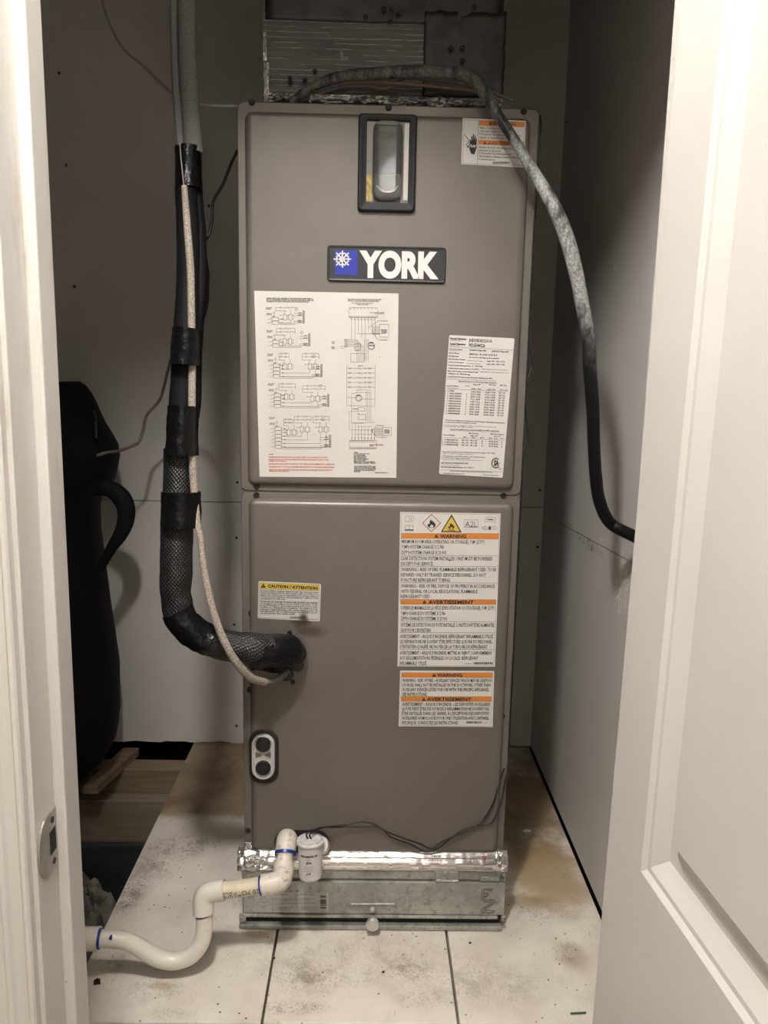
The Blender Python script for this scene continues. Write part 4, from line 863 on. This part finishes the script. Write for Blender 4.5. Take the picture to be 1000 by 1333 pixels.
# ------------------------------------------------------------------ supply duct above
DU=empty('supply_duct',(0,.2,ZT)); tag(DU,'dark foil-wrapped duct rising from the top of the air handler','duct')
da=at(342,60,Y=.05).x; db=at(655,60,Y=.05).x
m=MB(); NX,NZ=40,40; z0=ZT+.0; G=[]
for j in range(NZ+1):
    z=z0+(1.94-z0)*j/NZ; row=[]
    for i in range(NX+1):
        x=da+(db-da)*i/NX; row.append(Vector((x,.05+.004*noise.noise(Vector((x*14,z*14,2)))+.0015*noise.noise(Vector((x*60,z*60,2))),z)))
    G.append(row)
for j in range(NZ):
    for i in range(NX): m.add([G[j][i],G[j][i+1],G[j+1][i+1],G[j+1][i]],[(0,1,2,3)],True)
L0=[G[0][0],G[0][NX],Vector((db,.50,z0)),Vector((da,.50,z0))]; 
for s_ in ((0,da),(NX,db)):
    for j in range(NZ): m.add([G[j][s_[0]],G[j+1][s_[0]],Vector((s_[1],.5,G[j+1][0].z)),Vector((s_[1],.5,G[j][0].z))],[(0,1,2,3)])
m.add([(da,.5,z0),(db,.5,z0),(db,.5,1.94),(da,.5,1.94)],[(0,1,2,3)])
build(m,'duct_body','duct',DU)
def strip(px0,py0,px1,py1,y,seed,mat='ducttape',name='foil_tape_strip'):
    a=at(px0,py0,Y=y); b=at(px1,py1,Y=y); m=MB(); nx,nz=22,14; G=[]
    for j in range(nz+1):
        G.append([Vector((a.x+(b.x-a.x)*i/nx+.002*noise.noise(Vector((j*.7,seed,0))),y+.0012*noise.noise(Vector((i*.6,j*.6,seed))),b.z+(a.z-b.z)*j/nz+.003*noise.noise(Vector((i*.35,seed,3))))) for i in range(nx+1)])
    for j in range(nz):
        for i in range(nx): m.add([G[j][i],G[j][i+1],G[j+1][i+1],G[j+1][i]],[(0,1,2,3)],True)
    o=build(m,name,mat,DU); s=o.modifiers.new('s','SOLIDIFY'); s.thickness=.0003; s.offset=-1
strip(553,14,655,128,.0482,3); strip(345,-60,655,34,.0484,7); 
for x,y in [(500,12),(510,11),(519,18),(476,22),(508,28),(587,63),(602,62),(602,79),(378,102),(397,104),(378,107),(410,92),(618,8)]:
    P=at(x,y,Y=.0405); build(MB().lathe(P,(0,-1,0),[(.0035,0),(.0028,.0015),(.001,.002)],9),'dark_speck','black',DU)
for k,(x,w_) in enumerate([(370,.022),(430,.03),(480,.03),(545,.03),(600,.03),(635,.02)]): foilblob(DU,x,127+.03*(x-370),.030,w_,.006,20+k,d=.012)
foilblob(DU,347,110,.044,.004,.03,31,d=.003); foilblob(DU,345,60,.044,.003,.02,32,d=.003)
# ------------------------------------------------------------------ refrigerant line set
LS=empty('refrigerant_line_set',tuple(at(380,850,Y=0))); tag(LS,'black taped insulated refrigerant line bundle running down beside the air handler','pipe bundle')
def path(L):
    """(px,py,Y,halfwidth px) -> points, radii"""
    P=[at(x,y,Y=Y) for x,y,Y,h in L]; return P,[mm(h,p) for (x,y,Y,h),p in zip(L,P)]
def lt(L,name,mat,p,flat=.9,crumple=0,cs=30,n=20,sub=6,cap=True,top=None):
    P,R_=path(L); m=MB().tube(P,R_,n,sub,flat,crumple,cs,cap); o=m.build(name,M[mat],None)
    if p is not None: par(o,p)
    return o
yb=lambda y: .02-.10*(y/640.) if y<640 else -.08
lt([(241,-60,.03,13),(243,40,.02,12.5),(245,100,.01,12),(249,160,0,12.5),(252,200,-.005,13)],'grey_foam_sleeve','greyfoam',LS)
lt([(226,-60,.015,4.5),(226,40,.005,4.5),(228,100,-.006,4.5),(231,140,-.012,5),(235,190,-.018,4.5)],'grey_foam_sleeve','greyfoam',LS,1)
lt([(234,186,-.022,.9),(236,210,-.032,.9),(240,246,-.034,.9)],'bare_copper','copper',LS,1,n=8)
lt([(243,196,-.006,14),(243,250,-.01,14.5),(245,300,-.02,15),(245,360,-.03,15),(242,430,-.04,16),(238,500,-.05,16),(236,560,-.055,17),(234,600,-.06,18)],'black_foam_sleeve','blackmat',LS,1,.0008)
lt([(256,196,.01,6),(257,250,.002,7),(259,300,-.01,9),(260,360,-.02,9.5),(254,430,-.03,9),(252,500,-.04,8.5),(249,560,-.05,7.5),(246,600,-.055,7)],'black_foam_sleeve','blackmat',LS,1,.0008)
lt([(262,330,.0,7),(265,360,-.002,7.5),(265,395,-.005,6),(259,430,-.01,6),(257,520,-.03,5),(254,560,-.03,4)],'black_foam_sleeve','blackmat',LS,1,.0015)
lt([(233,585,-.06,19),(231,640,-.07,19.5),(230,700,-.08,21),(229,740,-.085,21),(229,775,-.085,20),(235,802,-.085,21),(254,824,-.085,20),(290,839,-.08,20),(328,845,-.075,22),(352,847,-.065,21)],'woven_wrap','woven',LS,.95,.0022,38,28,8)
lt([(240,242,-.041,4),(242,270,-.045,4.5),(245,310,-.052,5),(248,350,-.055,5),(249,395,-.058,5),(249.5,430,-.061,5),(250,475,-.066,5),(250,530,-.070,5),(250,590,-.077,5),(253,640,-.084,5),(257,680,-.094,4.5),(261,700,-.103,4.5),(264,730,-.11,4.5),(271,770,-.12,5),(282,810,-.125,5.2),(297,845,-.125,5.2),(313,869,-.115,5.5),(328,883,-.095,5.5),(345,888,-.07,5)],'tan_liquid_line','tanfoam',LS,1,n=14)
lt([(344,888,-.071,4.3),(356,886,-.055,4.2),(366,881,-.035,4.6),(373,874,-.012,4.5)],'grey_tube_end','greyfoam',LS,1,.0006,60,n=12)
def band(L,seed,name='tape_band',mat='tape',cr=.0012,flat=1.0,cs=40): 
    P,R_=path(L); m=MB().tube(P,R_,30,7,flat,cr,cs,True,seed=seed); return par(m.build(name,M[mat],None),LS)
band([(244.5,192,-.004,16.8),(245,220,-.006,16.8),(245.5,247,-.01,16.8)],1,cr=.0006)
band([(244,429,-.053,19.5),(243,452,-.055,19.8),(242,476,-.057,20)],2,flat=1.35)
band([(238.5,529,-.064,19.5),(238,560,-.067,20),(237,592,-.070,21)],3,cr=.0016,flat=1.35)
band([(236,640,-.078,25),(236,662,-.080,25.4),(235.5,686,-.083,25.5)],4,flat=1.2,cr=.0014)
band([(231,795,-.087,20.5),(240,812,-.088,21.5),(256,826,-.087,21.5),(275,834,-.085,21)],5,cr=.0035,flat=1.0)
band([(327,846,-.074,22.5),(345,848,-.068,23.5),(362,848,-.058,23),(376,848,-.042,20),(384,850,-.026,15),(386,852,-.012,10)],6,cr=.0035,flat=.95,cs=32)
band([(330,862,-.055,10),(350,866,-.045,9),(368,866,-.032,9)],7,cr=.002,flat=.9)
# ------------------------------------------------------------------ dusty conduit
m=MB(); L=[(378,133,.022,5),(388,126,.02,5.5),(405,114,.016,6),(439,101,.01,7),(485,96,.0,8),(535,93.5,-.005,8),(590,95,-.015,8),(613,103,-.025,8.5),(632,122,-.035,8.5),(647,148,-.045,7),(665,175,-.055,6.8),(682,203,-.068,7.2),(701,234,-.08,8),(721,269,-.09,9.5),(738,310,-.095,10),(750,355,-.095,9.5),(758,396,-.09,9),(766,440,-.09,9),(768,482,-.085,9),(772,533,-.08,8.5),(773.5,584,-.07,8.2),(776,622,-.06,8.2),(780,650,-.05,8.2),(789,673,-.045,8),(803,687,-.04,7.8),(818,697,-.03,7.8),(836,704,-.02,7.8),(870,712,-.01,7.8)]
P,R_=path(L); P.append(Vector((.405,-.04,P[-1].z-.01))); R_.append(R_[-1])
P=[Vector((min(p.x,XR-.0125),p.y,p.z)) for p in P[:-4]]; R_=R_[:-4]; q=P[-1]; P+=[Vector((.394,q.y-.06,q.z-.012)),Vector((.395,-.25,q.z-.03)),Vector((.395,-.45,q.z-.04))]; R_+=[R_[-1]]*3
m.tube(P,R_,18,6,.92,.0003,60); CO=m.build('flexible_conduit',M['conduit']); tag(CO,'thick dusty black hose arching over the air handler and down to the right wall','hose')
# cables
def cable(L,r,mat,name,label,cat='cable',n=8):
    P=[at(x,y,Y=Y) for x,y,Y in L]; o=MB().tube(P,r,n,6).build(name,M[mat]); tag(o,label,cat,'thin cables in the closet'); return o
cable([(128,-50,.25),(133,0,.22),(145,35,.19),(162,65,.16),(188,87,.12),(222,119,.07),(245,130,.05),(258,136,.035),(285,138,.02),(309,138,.012)],.0022,'gwire','cable','thin grey cable crossing behind the pipe bundle to the air handler top left corner')
cable([(309,196,.012),(300,215,.03),(290,240,.04),(278,262,.05),(276,285,.055),(272,305,.055),(262,330,.04),(258,420,.03)],.0024,'wire','cable','thin black cable hanging from the upper left side of the air handler')
cable([(255,380,.12),(240,420,.25),(222,470,.38),(213,505,.44),(207,522,.46),(191,541,.47),(186,562,.47),(181,575,.46),(173,580,.45),(155,587,.42),(140,589,.395),(126,593,.38)],.0032,'bwire','cable','brown cable looping from behind the pipe bundle onto the black bag')
cable([(384,130,.03),(400,121,.022),(430,110,.016),(470,106,.014),(520,108,.014),(570,113,.018),(610,117,.014),(640,124,.006),(655,133,-.002)],.0022,'pwire','cable','dusty pink cable lying over the top of the air handler, in front')
cable([(392,131,.035),(440,114,.03),(480,112,.03),(503,115,.024),(530,102,.024),(580,107,.026),(620,112,.02),(645,122,.012),(668,131,.002)],.0022,'bwire','cable','dusty brown cable tangled behind the pink one on the air handler top')
# ------------------------------------------------------------------ condensate drain
DP=empty('drain_pipe',tuple(at(375,1097,Y=0))); tag(DP,'white plastic condensate drain pipe with a curved trap in front of the air handler','drain pipe')
def pp(L,r,name,mat='pvc',n=22,sub=8,label=None,cr=0):
    P=[at(x,y,Y=Y) for x,y,Y in L]; o=MB().tube(P,r,n,sub,1,cr,50).build(name,M[mat],None); par(o,DP)
    if label: o['label']=label
    return o,P
pr=.0132; fr=.0166
pp([(375,1094,-.008),(375,1095,-.03),(374,1097,-.045)],.0172,'threaded_adaptor','pvcd')
pp([(374,1092,-.036),(373,1096,-.048),(372,1104,-.057),(371.5,1112,-.062)],.0170,'elbow','pvcd',n=26)
pp([(371.6,1109,-.061),(371.3,1113,-.0645)],.0179,'primer_ring','primer',sub=1)
pp([(371,1114,-.066),(370.5,1130,-.08)],pr,'pipe_length','pvcd',sub=1)
pp([(369,1123,-.078),(369,1131,-.085),(368,1140,-.095),(364,1147,-.104),(354,1150.5,-.108),(340.5,1152.5,-.11)],.0164,'elbow','pvcd',n=26,label='grimy white elbow fitting')
a=pp([(340.6,1152.6,-.11),(338.6,1152.9,-.11)],.0150,'primer_ring','primer',sub=1)
PL,_=pp([(345,1152,-.11),(290,1159,-.11)],pr,'pipe_length','pvcy',sub=1,label='yellowed straight pipe length with upside-down printing')
pp([(292,1158.5,-.11),(280,1160,-.11),(270,1163,-.111),(265,1170,-.113),(264.5,1178,-.115),(265,1189,-.118)],.0164,'elbow','pvc',n=26,label='grimy white elbow fitting')
pp([(265.2,1188.5,-.118),(265.6,1191,-.1185)],.0138,'primer_ring','primer',sub=1)
pp([(265,1186,-.118),(266,1200,-.12),(265.5,1213,-.124),(262,1227,-.128),(253,1240,-.132),(240,1248,-.134),(225,1251,-.136),(208,1248,-.138),(192,1240,-.140),(176,1230,-.142),(160,1224,-.144),(145,1222,-.146),(126,1222,-.148)],pr,'trap_bend','pvc',n=26)
pp([(131.5,1222,-.1475),(126.5,1222,-.148)],.0150,'primer_ring','primer',sub=1)
pp([(129,1222,-.148),(127,1222,-.148)],.0178,'hub_lip','pvc',sub=1)
pp([(127.5,1222,-.148),(112,1222,-.150),(60,1222,-.155)],.0172,'coupling','pvc',sub=1)
# primer dab and printed marks on the pipe surface
def on_pipe(px,py,Yc,r):
    """point on the near side of a pipe whose axis is at depth Yc"""
    c=at(px,py,Y=Yc-r*.8); return c
P_=on_pipe(144,1221,-.146,pr); mk=MB().tube([P_+Vector((.0015,.0010,.0045)),P_+Vector((0,-.0004,0)),P_+Vector((-.0012,.0006,-.0045))],[.0012,.0026,.0020],10,4,.5).build('primer_dab',M['primer'],None); par(mk,DP); mk.scale=(1,1,1)
vs,fs,g0,g1=glyphs('20 POTABLE',.0,3); m=MB()
A=at(337.5,1150.5,Y=-.11); B=at(289.5,1156.8,Y=-.11); L=(B-A).length; ux=(B-A).normalized(); 
ax=ux; d_=Vector((0,-1,0)); d_=(d_-ax*d_.dot(ax)).normalized(); up0=ax.cross(d_); 
if up0.z>0: up0=-up0
C0=at(340,1152.6,Y=-.11)
rr_=pr+.00025; k_=.0088/CAP; out=[]
for x,y in vs:
    s_=(x-g0)/(g1-g0)*L*1.0; th=(y*k_-.0075)/rr_+math.radians(38)-math.radians(38)
    ang=math.radians(-2)+ (y*k_-.0030)/rr_
    # ang measured from the near side (d_) towards up0 (text is upside down so its up points down)
    cpt=C0+ux*(s_+.001)
    out.append(cpt+(d_*math.cos(ang)+up0*math.sin(ang))*rr_)
m.add(out,fs); o=m.build('pipe_print',M['ink'],None); par(o,DP)
# ------------------------------------------------------------------ float switch
tc=at(404,1093,Y=-.072); FS=empty('float_switch',(tc.x,tc.y,tc.z-.06)); tag(FS,'white cylindrical float switch with small print beside the drain fitting','float switch')
ax=Vector((.00,.06,1)).normalized(); bot=tc-ax*.064+Vector((0.001,0,0)); axx=(tc-bot).normalized()
o=MB().lathe(bot,axx,[(.0155,0),(.0185,.0022),(.0190,.006),(.0200,.058),(.0202,.0595)],36).build('switch_body',M['switch'],None); par(o,FS)
o=MB().lathe(bot,axx,[(.0212,.0590),(.0225,.0602),(.0225,.0635),(.0212,.0648),(.0150,.0648),(.0145,.0636),(.0050,.0636),(.0048,.066),(.003,.066)],36).build('switch_cap',M['switchcap'],None); par(o,FS); CAPO=o
# cap spokes and print
m=MB(); e1=axx.cross(Vector((0,1,0))).normalized(); e2=axx.cross(e1)
for k in range(5):
    a=2*math.pi*k/5+.4; d1=e1*math.cos(a)+e2*math.sin(a); d2=axx.cross(d1); p0=bot+axx*.0640
    m.poly_prism([p0+d1*.004-d2*.0006,p0+d1*.0146-d2*.0006,p0+d1*.0146+d2*.0006,p0+d1*.004+d2*.0006],axx*.0009)
o=m.build('cap_spokes',M['switch'],None); par(o,FS)
m=MB()
for k,(s,a0,a1) in enumerate((('FLOAT SWITCH',200,300),('24 VAC ONLY',20,110),('MAX 1.5A',125,185))):
    vs,fs,g0,g1=glyphs(s,.01,1); q=[]
    for x,y in vs:
        a=math.radians(a0+(a1-a0)*(x-g0)/(g1-g0)); rr2=.0196-y*.0026/CAP*1.0; q.append(bot+axx*.0652+(e1*math.cos(a)+e2*math.sin(a))*rr2)
    m.add(q,fs)
def wraptext(m,s,h,cap,a_half,bold=.0,dx=0,rot=0):
    vs,fs,g0,g1=glyphs(s,bold,1); q=[]; fwd=(Vector((0,-1,0))-axx*Vector((0,-1,0)).dot(axx)).normalized(); sd=fwd.cross(axx); 
    if sd.x<0: sd=-sd
    for x,y in vs:
        u=((x-g0)/(g1-g0)-.5)*2; a=math.radians(u*a_half+dx); hh=h+y*cap/CAP+rot*u; r=.0190+.001*(hh-.006)/.052+.00025
        q.append(bot+axx*hh+(fwd*math.cos(a)+sd*math.sin(a))*r)
    m.add(q,fs)
for s,h,cap,ah,b in (('MODEL 1G',.0395,.0017,11,.02),('cЯUus',.0330,.0044,13,.05),('1/2A MAX 24 VAC 60 HZ',.0278,.0016,24,.0),('CONDENSATE OVERFLOW',.0250,.0016,24,.0),('SHUT OFF SWITCH',.0222,.0016,20,.0),('FOR USE ON PRIMARY DRAIN PAN ONLY',.0193,.0016,38,.0),('LISTED',.0150,.0024,12,.05),('FORT WORTH, TX  USA',.0120,.0014,22,.0)): wraptext(m,s,h,cap,ah,b,-4,.0006)
wraptext(m,'SAFE-T-SWITCH  SS1',.0440,.0028,42,.09,-4,.0006)
o=m.build('switch_print',M['ink'],None); par(o,FS)
o=MB().tube([at(415,1100,Y=-.062),at(418,1101,Y=-.03),at(418,1101,Y=-.009)],.0150,20,1).build('switch_fitting',M['switch'],None); par(o,FS)
def wire(L,name,r=.0014):
    clampx=lambda p: Vector((max(p.x,.2245),p.y,p.z)) if p.y>.001 else p
    P=[bot+axx*.066+Vector((0,0,.0))] if False else []
    P+=[clampx(at(x,y,Y=Y)) for x,y,Y in L]; o=MB().tube(P,r,8,6).build(name,M['wire'],None); par(o,FS)
wire([(402,1094,-.072),(399,1087,-.072),(402,1083,-.068),(410,1080,-.055),(420,1077,-.035),(438,1077,-.022),(468,1076,-.018),(493,1077,-.017),(510,1090,-.017),(535,1099,-.016),(552,1108,-.016),(569,1105,-.016),(594,1086,-.016),(613,1076,-.016),(636,1073,-.015),(644,1065,-.014),(652,1046,-.010),(657,1020,-.004),(658,1000,.002)],'switch_wire')
wire([(406,1094,-.073),(403,1087,-.073),(406,1084,-.068),(413,1081,-.055),(422,1077,-.036),(447,1074,-.022),(472,1070,-.018),(489,1074,-.017),(502,1082,-.019),(527,1092,-.018),(548,1099,-.018),(562,1105,-.018),(577,1095,-.018),(606,1082,-.018),(628,1069,-.015),(641,1048,-.015),(645,1038,-.012),(650,1016,-.006),(657,1000,.0)],'switch_wire')
wire([(658,1001,.0),(661,973,.006),(663,930,.006),(665,880,.006),(664,845,.006),(668,838,.008),(665,828,.006),(669,780,.006),(670,734,.006),(673,705,.006),(676,681,.008),(674.5,655,.006),(679,625,.006),(678,599,.006),(687,568,.010),(681.5,533,.006),(684,500,.006),(692,474,.010),(689,451,.006),(689.5,416,.006),(691,360,.006),(695,300,.006),(698,270,.006),(701,230,.006),(703,190,.006),(704,165,.01),(703,150,.02)],'switch_wire',.0013)
# ------------------------------------------------------------------ black bag hanging left
def edge(px,py,Y): return at(px,py,Y=Y)
BY=.50
prof_b=[(100,497.5),(108,503),(116,513),(123,527),(127,538),(134,552),(143,566),(150,580),(152,595),(149,612),(146,625),(138,634),(130,645),(127,658),(128,690),(131,712),(141,790),(147,830),(152,865),(153,926),(150,950),(147,966),(140,980),(132,992),(122,1001),(112,1010)]
BG=empty('backpack',(-.72,BY,.05)); tag(BG,'black nylon backpack hanging at the left behind the door frame, seen edge-on','bag')
m=MB(); loops=[]
cxb=-.745
for px,py in prof_b:
    p=at(px,py,Y=BY); hw=p.x-cxb; n=28; k=[]
    for j in range(n):
        a=2*math.pi*j/n; c_,s_=math.cos(a),math.sin(a)
        x=cxb+(abs(c_)**.75)*math.copysign(1,c_)*(hw if c_>0 else min(hw,.24)*.95); y=BY+(abs(s_)**.8)*math.copysign(1,s_)*min(.115,.03+hw*.5)
        k.append(Vector((x,y,p.z+.004*noise.noise(Vector((x*18,y*18,p.z*18))))))
    loops.append(k)
m.loops(loops[::-1],True,True,True); build(m,'bag_body','bag',BG)
m=MB(); pts=[at(x,y,Y=BY-.07) for x,y in [(122,640),(134,636),(146,638),(158,648),(164,662),(163,680),(156,697),(146,712),(136,730),(130,742)]]
m.tube(pts,[.010,.016,.019,.021,.020,.018,.015,.012,.010,.008],12,6,.8); build(m,'shoulder_strap','bag',BG)
m=MB(); a=at(122,534,Y=BY-.085); b=at(126,548,Y=BY-.085); m.tube([a,b],.003,8,1); a=at(124,549,Y=BY-.085); b=at(125,570,Y=BY-.09); m.tube([a,b],.0035,8,1,.4); build(m,'zip_pull','zip',BG)
# peg that carries the bag
# ------------------------------------------------------------------ small debris on the platform
def debris(px,py,pts,h,mat,name,label,z=0.0):
    c=at(px,py,Z=z); m=MB().poly_prism([Vector((c.x+a,c.y+b,z+.0002)) for a,b in pts],(0,0,h)); o=m.build(name,M[mat]); tag(o,label,'debris'); return o
debris(127,1279,[(-.004,-.006),(.006,-.004),(.003,.004),(-.002,.006),(-.006,.001)],.003,'black','plastic_chip','small black chip lying on the platform below the left end of the drain pipe')
debris(686,1082,[(-.008,0),(-.003,-.004),(.006,-.003),(.009,.001),(.003,.004),(-.004,.003)],.002,'white_ink','plaster_chip','small white plaster chip on the stained floor to the right of the air handler')
M['green']=simple('green_plastic',(.03,.10,.04),.5); a=at(743,1319,Z=.003); b=at(763,1318,Z=.003)
o=MB().tube([a,b],.0012,8,1).build('green_stick',M['green']); tag(o,'thin green plastic stick at the front right corner of the platform','debris')
debris(537,1216,[(-.0015,-.001),(.0015,-.001),(.0015,.0015),(-.001,.0015)],.0015,'chrome','metal_chip','tiny bright metal chip on the platform in front of the filter rack')
for i,(x,y,l) in enumerate([(499,1266,'small dark pebble on the middle board in front of the filter rack'),(612,1228,'small dark pebble on the right-hand board near the rack'),(357,1248,'small grey pebble beside the left gap between the boards')]):
    c=at(x,y,Z=0); m=MB().lathe(c,(0,0,1),[(.0012,0),(.0024,.0008),(.0020,.002),(.0008,.0027)],8); o=m.build('pebble',M['screw']); tag(o,l,'pebble','pebbles on the platform')
